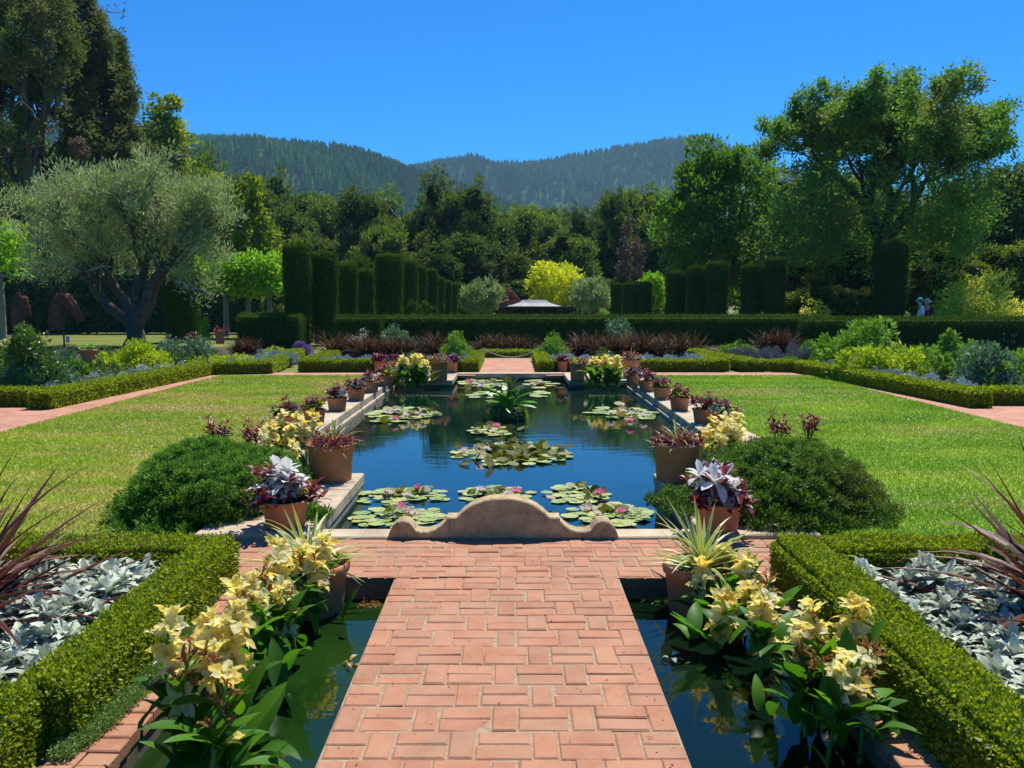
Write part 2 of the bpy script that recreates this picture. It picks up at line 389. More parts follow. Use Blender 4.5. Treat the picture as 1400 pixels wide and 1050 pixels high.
M['pine'] = leafmat('cypress_spray', [(.036, .055, .020), (.07, .098, .034), (.14, .165, .07)], trans=.35, rough=.7, spec=.15, obj=.15, patch=(.12, .115, .06), pscale=.28, g=1.6)
M['maple'] = leafmat('maple_leaf', [(.030, .085, .010), (.06, .14, .012), (.11, .22, .018)], trans=.45, rough=.5, spec=.25, obj=.12, g=1.5)
M['yellowtree'] = leafmat('golden_leaf', [(.22, .31, .010), (.40, .43, .012), (.56, .53, .015)], trans=.45, rough=.6, obj=.05, g=1.5)
M['golden'] = leafmat('gold_tinged_leaf', [(.07, .13, .012), (.16, .22, .016), (.32, .33, .022)], trans=.42, obj=.12, patch=(.06, .13, .016), pscale=.35, g=1.5)
M['lime'] = leafmat('lime_leaf', [(.10, .24, .015), (.18, .36, .022), (.28, .46, .04)], trans=.45, obj=.1, g=1.25)
M['charteuse'] = leafmat('acid_green_leaf', [(.20, .30, .02), (.32, .42, .03), (.46, .52, .05)], trans=.35, obj=.1, g=1.2)
M['midgreen'] = leafmat('herb_leaf', [(.06, .15, .025), (.11, .22, .035), (.18, .30, .06)], trans=.35, obj=.2)
M['darkshrub'] = leafmat('dark_shrub_leaf', [(.03, .07, .015), (.06, .12, .02), (.12, .19, .04)], trans=.25, rough=.4, spec=.5, obj=.15)
M['bluegreen'] = leafmat('blue_green_leaf', [(.06, .13, .075), (.11, .20, .12), (.19, .29, .19)], trans=.25, obj=.15, g=1.15)
M['lavender'] = leafmat('lavender_spike', [(.10, .17, .07), (.15, .16, .16), (.22, .16, .30)], trans=.2, obj=.15, tint=(1, 1, 1), g=1.0)
M['lilac'] = leafmat('lilac_flower', [(.20, .10, .34), (.32, .20, .46)], trans=.3, obj=.1, tint=(1, 1, 1), g=1.0)
M['creamfl'] = leafmat('cream_flower', [(.66, .66, .50), (.74, .74, .62)], trans=.3, obj=.1, tint=(1, 1, .9), g=0.9)
M['brownleaf'] = leafmat('dead_brown_leaf', [(.10, .068, .045), (.16, .11, .07), (.24, .17, .11)], trans=.2, obj=.1, tint=(1.1, .95, .8), g=1.0)
M['purpleleaf'] = leafmat('plum_leaf', [(.06, .022, .025), (.11, .04, .04), (.17, .07, .06)], trans=.25, obj=.1, tint=(1.2, .8, .8))
M['paleshrub'] = leafmat('pale_yellow_leaf', [(.26, .30, .04), (.42, .44, .08), (.56, .56, .16)], trans=.55, obj=.05, g=1.5, tint=(1.2, 1.1, .4))
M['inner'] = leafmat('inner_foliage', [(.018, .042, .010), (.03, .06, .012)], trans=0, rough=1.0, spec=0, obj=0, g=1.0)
M['ivy'] = leafmat('ivy_leaf', [(.010, .030, .012), (.02, .05, .018), (.045, .085, .03)], trans=.15, rough=.4, obj=.05)
M['conifer'] = leafmat('far_conifer', [(.024, .060, .016), (.05, .095, .024), (.095, .14, .034)], trans=0, obj=0, rough=.9, spec=0, g=1.8)
M['farleaf'] = leafmat('far_broadleaf', [(.035, .085, .016), (.06, .12, .024)], trans=0, obj=0, rough=.9, spec=0, g=1.2)
M['hill'] = surfmat('forest_floor', (.03, .07, .022), (.05, .095, .03), scale=.02, bscale=.3, bump=.2, spec=0, rough=1.0)
M['rooftile'] = surfmat('grey_roof', (.30, .31, .30), (.44, .45, .44), scale=2, bscale=25, bump=.4)
M['darkwood'] = surfmat('dark_wood', (.03, .028, .024), (.06, .052, .044), scale=4)
M['ropem'] = surfmat('rope_fibre', (.42, .40, .34), (.55, .52, .46), scale=30)
M['skin'] = surfmat('skin', (.50, .27, .18), (.58, .33, .23), scale=6, bump=.05)
M['teal'] = surfmat('teal_cloth', (.02, .22, .26), (.03, .28, .32), scale=30)
M['shirt'] = surfmat('pale_cloth', (.66, .68, .76), (.74, .76, .82), scale=20)
M['maroon'] = surfmat('maroon_cloth', (.10, .015, .03), (.14, .025, .04), scale=20)
M['greycloth'] = surfmat('grey_cloth', (.30, .32, .36), (.40, .42, .46), scale=20)
M['denim'] = surfmat('dark_trousers', (.03, .04, .07), (.05, .06, .10), scale=20)
M['signgrey'] = surfmat('grey_label', (.30, .34, .40), (.40, .44, .50), scale=20)
M['drybrown'] = leafmat('dry_leaf', [(.30, .16, .06), (.45, .25, .10)], trans=.2, obj=.1, g=1.0)

# ================================================================== SETTING
WZ = -0.13                                      # water level
PX0, PY0, PY1 = 2.40, 8.0, 17.5                 # main basin
NX, NY0, NX2, NY1 = 1.38, 6.06, 1.20, 19.15     # near neck, far neck
CHI, CHO, CHY = .66, 1.40, 5.03                 # canals beside the path

def in_hole(x, y):
    ax = abs(x)
    return (ax < PX0 and PY0 < y < PY1) or (ax < NX and NY0 < y <= PY0) or (ax < NX2 and PY1 <= y < NY1) or (CHI < ax < CHO and -2 < y < CHY)

def sheet(name, xs, ys, z, mat, keep, kind='structure', label=None, cat=None, zf=None):
    mb = MB(); xs, ys = sorted(xs), sorted(ys); V = []; Fq = []
    for y in ys:
        for x in xs: V.append([x, y, z if zf is None else zf(x, y)])
    n = len(xs)
    for j in range(len(ys) - 1):
        for i in range(n - 1):
            if keep((xs[i] + xs[i + 1]) / 2, (ys[j] + ys[j + 1]) / 2): Fq.append([j * n + i, j * n + i + 1, (j + 1) * n + i + 1, (j + 1) * n + i])
    mb.add(V, np.array(Fq)); o = mb.build(name, mat)
    return tag(o, label, cat, None, kind)

sheet('ground', [-4000, -400, -60, -PX0, -CHO, -NX, -NX2, -CHI, CHI, NX2, NX, CHO, PX0, 60, 400, 4000],
      [-300, -2, CHY, NY0, PY0, PY1, NY1, 60, 400, 5000], -.05, M['ground'], lambda x, y: not in_hole(x, y))
sheet('bed_soil', [-30, -6.7, -4.8, -.75, .75, 4.9, 6.7, 30], [13.4, 19.6, 30.6], -.02, M['soil'],
      lambda x, y: (abs(x) > 6.7) or (y > 19.6 and .75 < abs(x) < 4.9))
sheet('front_bed_soil', [-7, -1.62, 1.62, 7], [-2, 5.02], -.012, M['dirt'], lambda x, y: abs(x) > 1.62)

# lawns: a sheet, blades and clover
def lawn(sx, mat, seed, xout):
    rng = np.random.default_rng(seed)
    inside = lambda x, y: (2.15 < abs(x) < xout and 5.06 < y < 8.0) or (2.93 < abs(x) < xout and 8.0 <= y < 18.95)
    xs = [sx * v for v in (2.15, 2.93, xout)]
    o = sheet('lawn', xs, [5.06, 8.0, 18.95], 0, mat, inside)
    n = 190000
    y = 5.06 * (18.9 / 5.06) ** rng.random(n); x = sx * (2.15 + (xout - 2.15) * rng.random(n))
    k = np.where(y < 8, np.abs(x) > 2.15, np.abs(x) > 2.96); x, y = x[k], y[k]; n = len(x)
    h = rng.uniform(.012, .034, n) * (1 + y * .02); w = .004 * (1 + y * .12)
    D = nrm(np.stack([rng.normal(size=n) * .55, rng.normal(size=n) * .55, np.full(n, .8)], -1))
    Mx = orient(D, rdir(rng, n)); Mx = Mx * np.stack([w, h, h], -1)[:, None, :]
    mb = MB(); mb.scatter((A([-.5, 0, 0], [.5, 0, 0], [0, 1, 0]).astype(float), [A([0, 1, 2])], np.zeros(3)), np.stack([x, y, np.zeros(n)], -1), Mx, rng.random(n))
    tag(mb.build('grass', mat), 'short mown grass blades of the lawn', 'grass', None, 'stuff')
    # clover heads in drifts
    cl = MB(); cx = sx * rng.uniform(3.2, xout - .2, 26); cy = rng.uniform(6.5, 18, 26); m = 520
    j = rng.integers(0, 26, m); px = cx[j] + rng.normal(size=m) * .5; py = cy[j] + rng.normal(size=m) * .28
    k = (np.abs(px) > 3.0) & (np.abs(px) < xout - .05) & (py < 18.8) & (py > 5.6); px, py = px[k], py[k]; m = len(px)
    s = rng.uniform(.004, .008, m) * (1 + py * .03)
    oc = (A([0, 0, 1], [1, 0, .2], [0, 1, .2], [-1, 0, .2], [0, -1, .2]).astype(float), [A([0, 1, 2], [0, 2, 3], [0, 3, 4], [0, 4, 1])], np.zeros(5))
    cl.scatter(oc, np.stack([px, py, rng.uniform(.012, .03, m)], -1), np.eye(3)[None] * s[:, None, None], rng.random(m))
    tag(cl.build('clover_flowers', M['white']), 'white clover flowers scattered through the lawn', 'clover', None, 'stuff')
lawn(-1, M['lawnL'], 3, 6.28)
lawn(1, M['lawnR'], 4, 6.55)

# bricks: basket weave of paired stretchers and single soldiers
def weave(mb, x0, x1, y0, y1, rng, zt=0.0, row0=0):
    Hh, Vw, Rw = .205, .1, .205; per = Hh + Vw; j = row0; y = y1
    while y > y0 + 1e-6:
        ya = max(y0, y - Rw); off = 0 if j % 2 == 0 else -per / 2; x = -.66 + off - per * 14
        g = .003
        while x < x1:
            for (a, b, two) in ((x, x + Vw, False), (x + Vw, x + per, True)):
                a2, b2 = max(a, x0), min(b, x1)
                if b2 - a2 < .025: continue
                parts = [(ya, (ya + y) / 2), ((ya + y) / 2, y)] if two else [(ya, y)]
                for (c, d) in parts:
                    e = rng.normal(size=4) * .0018
                    rbrick(mb, a2 + g + e[0], b2 - g + e[1], c + g + e[2], d - g + e[3], zt, rng.random(), b=rng.uniform(.003, .012), dz=rng.normal() * .0018, tilt=rng.normal(size=2) * .011)
            x += per
        y = ya; j += 1
rng = np.random.default_rng(11)
mb = MB(); weave(mb, -CHI, CHI, -1.5, CHY, rng); tag(mb.build('brick_path', M['brick']), kind='structure')
mb = MB(); weave(mb, -2.35, 2.35, CHY, 5.865, rng, row0=1); tag(mb.build('brick_pavement', M['brick']), kind='structure')
for s in (-1, 1):
    mb = MB(); y = CHY
    while y > -1.5:
        d = .1; e = rng.normal(size=3) * .004
        k = rng.random() < .25
        xa, xb = CHO - .012 + e[0], CHO + .215 + e[1]
        sp = [(xa, (xa + xb) / 2), ((xa + xb) / 2, xb)] if k else [(xa, xb)]
        for a, b in sp:
            a, b = (a, b) if s > 0 else (-b, -a)
            rbrick(mb, a + .003, b - .003, y - d + .003, y - .003, .004, rng.random(), dz=rng.normal() * .002, tilt=rng.normal(size=2) * .012)
        y -= d
    tag(mb.build('brick_edging', M['brick']), kind='structure')
sheet('path_mortar', [-2.4, -CHI - .0, CHI, 2.4], [-1.6, CHY, 5.87], -.006, M['mortar'], lambda x, y: y > CHY or abs(x) < CHI)
# distant brick paths
sheet('garden_path', [-9, -6.95, -6.28, -4.85, -.76, .76, 5.0, 6.55, 7.1, 9], [10.2, 13.3, 18.95, 19.42, 19.75, 24.5], -.004, M['brickpath'],
      lambda x, y: ((x < -6.28 or x > 6.55) and y < 19.75) or (18.95 < y < 19.42 and abs(x) > 2.4) or 19.42 < y < 19.75 or (abs(x) < .76 and y > 19.4))
# canal walls
for s in (-1, 1):
    mb = MB(); a, b = s * CHI, s * CHO
    def wall(p, q): mb.add([[*p, -.01], [*q, -.01], [*q, -.6], [*p, -.6]], A([0, 1, 2, 3]))
    wall((a, -2), (a, CHY)); wall((a, CHY), (b, CHY)); wall((b, CHY), (b, -2)); wall((a, -2), (b, -2))
    mb.add([[a, -2, -.6], [b, -2, -.6], [b, CHY, -.6], [a, CHY, -.6]], A([0, 1, 2, 3]))
    tag(mb.build('canal_basin', M['poolwall']), kind='structure')
    mb = MB(); mb.add([[a, -2, WZ], [b, -2, WZ], [b, CHY, WZ], [a, CHY, WZ]], A([0, 1, 2, 3]))
    tag(mb.build('canal_water', M['greencanal' if s < 0 else 'darkcanal']), kind='structure')
# pool water, basin, coping
out_ = [(-NX, NY0), (NX, NY0), (NX, PY0), (PX0, PY0), (PX0, PY1), (NX2, PY1), (NX2, NY1), (-NX2, NY1), (-NX2, PY1), (-PX0, PY1), (-PX0, PY0), (-NX, PY0)]
sheet('water', [-PX0, -NX, -NX2, NX2, NX, PX0], [NY0, PY0, PY1, NY1], WZ, M['water'], in_hole)
rim = thing('pool_rim', 'pale stone coping running round the cross shaped lily pool', 'coping', (0, 12.5, 0))
mb = MB()
for (p, q) in zip(out_, out_[1:] + out_[:1]):
    mb.add([[*p, -.045], [*q, -.045], [*q, -.7], [*p, -.7]], A([0, 1, 2, 3]))
w = mb.build('pool_wall', M['poolwall'], rim); w.location = (0, -12.5, 0)
mb = MB(); rng = np.random.default_rng(12)
def slabs(x0, x1, y0, y1, along, n, z0=-.075, z1=.028, gap=.003):
    L = (y1 - y0) if along == 'y' else (x1 - x0)
    cuts = np.linspace(0, L, n + 1); cuts[1:-1] += rng.normal(size=n - 1) * .05
    for a, b in zip(cuts[:-1], cuts[1:]):
        dz = rng.normal() * .0015
        if along == 'y': cbox(mb, x0, x1, y0 + a + gap, y0 + b - gap, z0, z1 + dz, .009, rng.random())
        else: cbox(mb, x0 + a + gap, x0 + b - gap, y0, y1, z0, z1 + dz, .009, rng.random())
for s in (-1, 1):
    X = lambda a, b: (a, b) if s > 0 else (-b, -a)
    slabs(*X(PX0 - .05, 2.93), PY0 + .03, PY1 - .03, 'y', 8)
    slabs(*X(PX0 - .085, PX0 + .1), PY0 + .03, PY1 - .03, 'y', 5, -.2, -.078)
    slabs(*X(NX - .04, 2.15), 5.875, PY0 + .025, 'y', 3)
    slabs(*X(NX - .03, NX + .2), 5.9, PY0 + .012, 'y', 2, -.22, -.078)
    slabs(*X(2.155, 2.93), PY0 - .5, PY0 + .025, 'x', 1)
    slabs(*X(NX2 - .04, 2.93), PY1 - .025, 19.40, 'y', 2)
slabs(-NX + .045, NX - .045, 5.875, 6.09, 'x', 3, -.075, .012)
slabs(-NX2 + .045, NX2 - .045, NY1 - .03, 19.40, 'x', 2)
w = mb.build('coping', M['stone'], rim); w.location = (0, -12.5, 0)

# carved scroll stone
def scroll():
    half = [(0, .27), (.06, .268), (.12, .258), (.18, .238), (.23, .212), (.275, .178), (.305, .147), (.32, .138), (.385, .138), (.392, .112), (.42, .085), (.46, .056), (.51, .04), (.555, .038), (.60, .05),
            (.622, .085), (.645, .108), (.68, .118), (.72, .108), (.752, .08), (.772, .045), (.785, .012), (.79, 0)]
    top = [(-x, z) for x, z in half[::-1]] + half[1:]
    n = len(top); mb = MB(); V = []
    for (y, inset) in ((0, .008), (.008, 0), (.142, 0), (.15, .008)):
        for x, z in top: V.append([x * (1 - inset), y, max(0, z - inset)])
        for x, z in top: V.append([x * (1 - inset), y, 0])
    m = 2 * n; Fq = []
    for i in range(n - 1):
        Fq.append([i, n + i, n + i + 1, i + 1]); k = 3 * m; Fq.append([k + i, k + i + 1, k + n + i + 1, k + n + i])
        for r_ in range(3): a, b = r_ * m, (r_ + 1) * m; Fq.append([a + i, a + i + 1, b + i + 1, b + i])
    mb.add(V, np.array(Fq))
    o = mb.build('scroll_stone', M['scrollstone'])
    o.location = (-.03, 5.86, .012)
    tag(o, 'curved carved stone with scrolled ends at the pool edge facing the brick path', 'carved stone')
scroll()
# ------------------------------------------------------------------ foliage makers
def box_leaves(mb, rng, x0, x1, y0, y1, z0, z1, dens, s, asp=.6, jit=.015, up=.3, faces='tnsew', m=0, tm=None, rmul=1.0, round_=.03, shoot=0.0):
    """leaves over the faces of a clipped box, with a solid core"""
    P, Nn = [], []
    for f in faces:
        ar = {'t': (x1 - x0) * (y1 - y0), 'n': (x1 - x0) * (z1 - z0), 's': (x1 - x0) * (z1 - z0), 'e': (y1 - y0) * (z1 - z0), 'w': (y1 - y0) * (z1 - z0)}[f]
        n = int(ar * dens); a, b = rng.random(n), rng.random(n)
        X, Y, Z = x0 + a * (x1 - x0), y0 + a * (y1 - y0), z0 + b * (z1 - z0)
        q = {'t': (X, y0 + b * (y1 - y0), np.full(n, z1)), 'n': (X, np.full(n, y1), Z), 's': (X, np.full(n, y0), Z), 'e': (np.full(n, x1), Y, Z), 'w': (np.full(n, x0), Y, Z)}[f]
        nv = {'t': (0, 0, 1), 'n': (0, 1, 0), 's': (0, -1, 0), 'e': (1, 0, 0), 'w': (-1, 0, 0)}[f]
        P.append(np.stack(q, -1)); Nn.append(np.tile(np.array(nv, float), (n, 1)))
    P, Nn = np.concatenate(P), np.concatenate(Nn); n = len(P)
    if round_:
        c = np.array([(x0 + x1) / 2, (y0 + y1) / 2, (z0 + z1) / 2]); hx = np.array([(x1 - x0) / 2, (y1 - y0) / 2, (z1 - z0) / 2])
        q = np.clip(P - c, -(hx - round_), hx - round_); q[:, 2] = np.minimum(P[:, 2] - c[2], hx[2] - round_)
        d = P - c - q; l = np.linalg.norm(d, axis=1, keepdims=True); P = c + q + d / np.maximum(l, 1e-6) * np.minimum(l, round_)
    # slow unevenness of the clipping
    P = P + Nn * (np.sin(P[:, :1] * 9 + P[:, 1:2] * 4) * .4 + np.sin(P[:, 1:2] * 11 - P[:, 2:] * 13) * .4 + rng.normal(size=(n, 1)) * .8) * jit
    lift = shoot * (rng.random(n) ** 6)
    P[:, 2] += lift * (Nn[:, 2] > .5)
    D = nrm(Nn * .7 + rdir(rng, n) * .8 + np.array([0, 0, up])); Nr = nrm(Nn + rdir(rng, n) * .8)
    sz = s * rng.uniform(.7, 1.3, n)
    Mx = orient(D, Nr) * np.stack([sz * asp * 2, sz, sz], -1)[:, None, :]
    mb.scatter(tm or leaf_t(.5), P - D * sz[:, None] * .35, Mx, np.clip(rng.random(n) * rmul, 0, 1), m=m)
    i = jit * 1.6 + .004
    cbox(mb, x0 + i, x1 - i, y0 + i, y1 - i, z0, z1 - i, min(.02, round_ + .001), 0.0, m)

def hedge(name, label, cat, boxes, mat, dens, s, seed=1, group=None, **kw):
    rng = np.random.default_rng(seed); mb = MB()
    for b in boxes:
        if len(b) > 6: box_leaves(mb, rng, *b[:6], dens, s, faces=b[6], **kw)
        else: box_leaves(mb, rng, *b, dens, s, **kw)
    return tag(mb.build(name, mat), label, cat, group)

def slant_hedge(name, label, cat, segs, mat, dens, s, w, h, seed=1, group=None, **kw):
    """low hedge following a polyline: one mesh, turned pieces"""
    rng = np.random.default_rng(seed); mb = MB()
    for (p, q) in segs:
        p, q = np.array(p, float), np.array(q, float); L = np.linalg.norm(q - p); a = math.atan2(q[1] - p[1], q[0] - p[0])
        t = MB(); box_leaves(t, rng, 0, L, 0, abs(w), 0, h, dens, s, **kw)
        R = np.array([[math.cos(a), -math.sin(a), 0], [math.sin(a), math.cos(a), 0], [0, 0, 1]])
        for V in t.V: V[:] = V @ R.T + np.array([p[0], p[1], 0])
        for k, (V, r_, u_) in enumerate(zip(t.V, t.R, t.U)): mb.V.append(V); mb.R.append(r_); mb.U.append(u_)
        for f, m_ in t.F: mb.F.append((f + mb.n, m_))
        mb.n += t.n
    return tag(mb.build(name, mat), label, cat, group)

def clumps(mb, rng, Cn, Rd, per, s, asp=.5, up=.25, out=.6, m=0, shell=.55, flat=1.0, tm=None, tint=.5, tip=False):
    """leaf clumps: Cn centres, Rd radii"""
    n = len(Cn); o = rdir(rng, n * per); rr = rng.uniform(shell, 1.0, n * per)
    cr = np.repeat(Rd, per); cc = np.repeat(Cn, per, 0)
    P = cc + o * (rr * cr)[:, None] * np.array([1, 1, flat])
    D = nrm(o * out + rdir(rng, n * per) * .7 + np.array([0, 0, up])); Nr = nrm(o + rdir(rng, n * per) * .7 + np.array([0, 0, .3]))
    sz = s * rng.uniform(.65, 1.35, n * per)
    Mx = orient(D, Nr) * np.stack([sz * asp * 2, sz, sz], -1)[:, None, :]
    r = np.clip(np.repeat(rng.random(n), per) * tint + rng.random(n * per) * (1 - tint), 0, 1)
    if tip: r = np.clip((rr - shell) / (1 - shell) * .75 + rng.random(n * per) * .35 + o[:, 2] * .15 - .1, 0, 1)  # new growth paler at the ends; sunlit tops and dark gaps coloured in too
    mb.scatter(tm or leaf_t(.5), P, Mx, r, m=m)

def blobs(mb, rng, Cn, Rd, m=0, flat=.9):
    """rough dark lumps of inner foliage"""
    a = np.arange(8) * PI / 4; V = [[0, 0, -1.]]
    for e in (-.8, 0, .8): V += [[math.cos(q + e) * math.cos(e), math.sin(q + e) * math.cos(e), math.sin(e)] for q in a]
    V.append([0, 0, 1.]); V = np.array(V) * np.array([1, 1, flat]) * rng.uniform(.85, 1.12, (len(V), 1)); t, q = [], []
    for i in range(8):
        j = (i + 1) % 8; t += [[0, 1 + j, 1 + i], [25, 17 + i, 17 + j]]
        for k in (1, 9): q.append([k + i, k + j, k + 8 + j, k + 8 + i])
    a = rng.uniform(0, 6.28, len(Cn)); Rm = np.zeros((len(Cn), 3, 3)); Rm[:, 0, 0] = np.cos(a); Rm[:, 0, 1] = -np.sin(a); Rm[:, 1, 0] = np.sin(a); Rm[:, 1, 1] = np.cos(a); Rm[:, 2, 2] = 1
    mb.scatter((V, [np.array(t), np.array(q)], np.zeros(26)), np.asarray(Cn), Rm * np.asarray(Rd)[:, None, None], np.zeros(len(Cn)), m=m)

def lobes(rng, n, amp):
    ks = rdir(rng, 10) * rng.uniform(2, 5, 10)[:, None]; ph = rng.uniform(0, 6.3, 10)
    return lambda d: 1 + amp * (np.cos(d @ ks.T + ph).sum(-1) / 3.2)

def crown_pts(rng, n, rx, ry, rz, amp=.3, inner=.45, low=-.6, taper=0.0):
    d = rdir(rng, n * 3); d = d[d[:, 2] > low][:n]; f = lobes(rng, 1, amp)(d)
    r = rng.uniform(inner, 1, len(d)) ** .6 * f
    P = d * r[:, None]
    if taper: P[:, :2] *= (1 - taper * np.clip(P[:, 2:3], -1, 1.2))
    return P * np.array([rx, ry, rz])

def rot_about(v, axis, a):
    return v * math.cos(a) + np.cross(axis, v) * math.sin(a) + axis * np.dot(axis, v) * (1 - math.cos(a))

def grow(rng, base, d, L, r, depth, maxd, tubes, tips, spread=.6, up=.15, kids=3, curl=.18, shrink=.7):
    pts = [np.array(base, float)]; rad = [r]; dd = np.array(d, float); n = 5
    for i in range(n):
        dd = nrm(dd + rng.normal(size=3) * curl + np.array([0, 0, up * .3])); pts.append(pts[-1] + dd * L / n); rad.append(r * (1 - .45 * (i + 1) / n))
    tubes.append((pts, rad, depth))
    if depth >= maxd:
        tips.extend(pts[2:]); return
    if depth == maxd - 1: tips.extend(pts[3:])
    for k in range(kids):
        t = 1.0 if k == 0 else rng.uniform(.45, .95); i = min(n, int(t * n + .5)); b = pts[i]
        ax = nrm(np.cross(dd, rdir(rng, 1)[0])); a = spread * rng.uniform(.5, 1.25) * (.6 if k == 0 else 1)
        nd = nrm(rot_about(dd, ax, a) + np.array([0, 0, up]))
        grow(rng, b, nd, L * shrink * rng.uniform(.8, 1.15), rad[i] * (.8 if k == 0 else .62), depth + 1, maxd, tubes, tips, spread, up, kids, curl, shrink)

def tree_grown(name, label, cat, base, zt, width, zc, seed, leaf, bark, s, per, clr, depth=4, r0=.3, dirs=None, trunk=1.5, spread=.6, up=.15, kids=3, asp=.5, minr=.006, group=None, twig=None, extra=None, leafup=.2, flat=1.0, tm=None, xoff=0.0):
    """branching tree fitted to the given top height, crown width and crown bottom"""
    rng = np.random.default_rng(seed); tubes, tips = [], []
    H = zt
    dirs = dirs or [(0, 0, 1)]
    for i, d in enumerate(dirs):
        st = np.array([0, 0, trunk]) if trunk else np.zeros(3)
        grow(rng, st, nrm(np.array(d, float)), (H - trunk) * .36, r0 * (.75 if len(dirs) > 1 else 1), 0, depth, tubes, tips, spread, up, kids)
    T = np.array(tips); lo, hi = np.percentile(T, 1.5, 0), np.percentile(T, 98.5, 0)
    sx = (width - 2 * clr) / max(.1, hi[0] - lo[0]); cx = (lo[0] + hi[0]) / 2; cy = (lo[1] + hi[1]) / 2
    def fit(P):
        P = np.array(P, float); k = np.clip((P[..., 2] - trunk * .6) / max(.1, hi[2] - trunk * .6), 0, 1)[..., None]
        Q = P.copy(); Q[..., 0:1] = (P[..., 0:1] - cx * np.minimum(1, k * 1.6)) * sx + xoff * k; Q[..., 1:2] = (P[..., 1:2] - cy * np.minimum(1, k * 1.6)) * sx
        zk = np.clip((P[..., 2] - trunk) / max(.1, hi[2] - trunk), -5, 1.08)
        Q[..., 2] = np.where(P[..., 2] > trunk, trunk + zk * (H - clr - trunk), P[..., 2]); return Q
    root = thing(name, label, cat, base, group)
    mb = MB()
    if trunk:
        tube(mb, [(0, 0, -.2), (0, 0, .05), (rng.normal() * .03, 0, trunk * .5), (0, 0, trunk * 1.03)], [r0 * 1.7, r0 * 1.3, r0 * 1.05, r0], 10)
    for pts, rad, dp in tubes:
        if rad[0] > minr: tube(mb, fit(pts), np.maximum(np.array(rad), minr * .5), 8 if dp < 2 else 5 if dp < 4 else 3)
    mb.build('trunk', bark, root, True)
    T = fit(T); T = T[(T[:, 2] > zc)]
    mb = MB()
    clumps(mb, rng, T, rng.uniform(.6, 1.2, len(T)) * clr, per, s, asp, leafup, shell=.15, flat=flat, tm=tm)
    if extra is not None:
        E_ = extra(rng); clumps(mb, rng, E_, rng.uniform(.7, 1.3, len(E_)) * clr, per, s, asp, leafup, shell=.3, flat=flat, tm=tm)
    mb.build('crown', leaf, root)
    return root

def mound(mb, rng, rx, ry, rz, n, cl, per, s, asp=.45, up=.35, m=0, amp=.12, zc=0.0, out=.7, tm=None, inner=.8, low=-.05, **kw):
    P = crown_pts(rng, n, rx, ry, rz, amp, inner, low); P[:, 2] = np.maximum(P[:, 2], 0) + zc
    clumps(mb, rng, P, rng.uniform(.6, 1.3, len(P)) * cl, per, s, asp, up, out, m, tm=tm, **kw)

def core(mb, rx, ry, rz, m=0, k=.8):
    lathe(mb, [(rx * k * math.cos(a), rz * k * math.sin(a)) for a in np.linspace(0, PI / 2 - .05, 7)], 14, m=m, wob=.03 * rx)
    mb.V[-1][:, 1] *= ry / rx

def rosette(mb, rng, n, L, W, e0, e1, bends=(.3, .7, 1.1), fold=.35, prof=None, c=(0, 0, 0), m=0, lvar=.25, seg=5, wave=0.0, spreadbase=.02):
    """leaves in a spiral, outer ones low (e0) and inner ones steep (e1)"""
    az = np.arange(n) * 2.39996 + rng.normal(size=n) * .25; t = np.arange(n) / max(1, n - 1)
    e = e0 + (e1 - e0) * t + rng.normal(size=n) * .12
    D = np.stack([np.cos(az) * np.cos(e), np.sin(az) * np.cos(e), np.sin(e)], -1)
    Nn = np.stack([-np.cos(az) * np.sin(e), -np.sin(az) * np.sin(e), np.cos(e)], -1) + rdir(rng, n) * .15
    sz = L * rng.uniform(1 - lvar, 1 + lvar, n)
    P = np.array(c) + np.stack([np.cos(az), np.sin(az), t * 0], -1) * (spreadbase * (1.2 - t))[:, None] + np.stack([t * 0, t * 0, t * spreadbase], -1)
    which = rng.integers(0, len(bends), n); r = np.clip(t * .4 + rng.random(n) * .6, 0, 1)
    for k, b in enumerate(bends):
        tm = strip_t(seg, W / L, b, fold, prof, wave, k * 1.7); q = which == k
        mb.scatter(tm, P[q], orient(D[q], Nn[q]) * sz[q][:, None, None], r[q], m=m)

blade_prof = lambda t: (1 - t ** 2.2) * (.75 + .5 * min(t * 3, .5))
oval_prof = lambda t: math.sin(PI * min(1, .06 + t * .94)) ** .55 * (.75 + .35 * t)
SUN_E, SKY_S, EXPO = 4.9, .095, .65
SKY_AIR, SKY_DUST, SKY_OZ, SKY_SAT, SKY_HUE = 1.0, .0, 5.0, 1.75, .498
SKY_TINT = (.10, .78, 1.0, 1)
HAZE = .00017

# ================================================================== NEAR: HEDGES, BEDS, CANNAS, POTS
HZ = .235
hedge('box_hedge', 'clipped box hedge with thyme at its foot, round the silver bed, olive tree side', 'hedge',
      [(-1.79, -1.58, 3.05, 5.05, 0, HZ), (-1.88, -1.67, 1.0, 3.08, 0, HZ), (-6.2, -1.79, 4.77, 5.05, 0, HZ, 'tns')], M['box'], 42000, .0185, 21, asp=.6, jit=.014, up=.3, round_=.05, shoot=.03)
hedge('box_hedge', 'clipped box hedge casting shade on bricks, round the silver bed on the big oak side', 'hedge',
      [(1.56, 1.82, 1.0, 5.05, 0, HZ), (1.82, 6.2, 4.77, 5.05, 0, HZ, 'tns')], M['box'], 42000, .0185, 22, asp=.6, jit=.014, up=.3, round_=.05, shoot=.03)
# thyme along the foot of the left hedge
rng = np.random.default_rng(23); mb = MB(); n = 1300
y = rng.uniform(2.95, 4.9, n); w = np.interp(y, [1.5, 2.6, 3.2, 3.6, 4.0, 4.3, 4.9], [.0, .0, .11, .13, .10, .03, .01])
Cn = np.stack([-1.60 + rng.random(n) * w, y, rng.random(n) * .03 + .012], -1)
clumps(mb, rng, Cn, rng.uniform(.012, .028, n), 26, .011, .5, .5, flat=.7)
tag(mb.build('thyme', M['thyme']), 'low grey green thyme creeping over the bricks under the box hedge', 'ground cover', None, 'stuff')

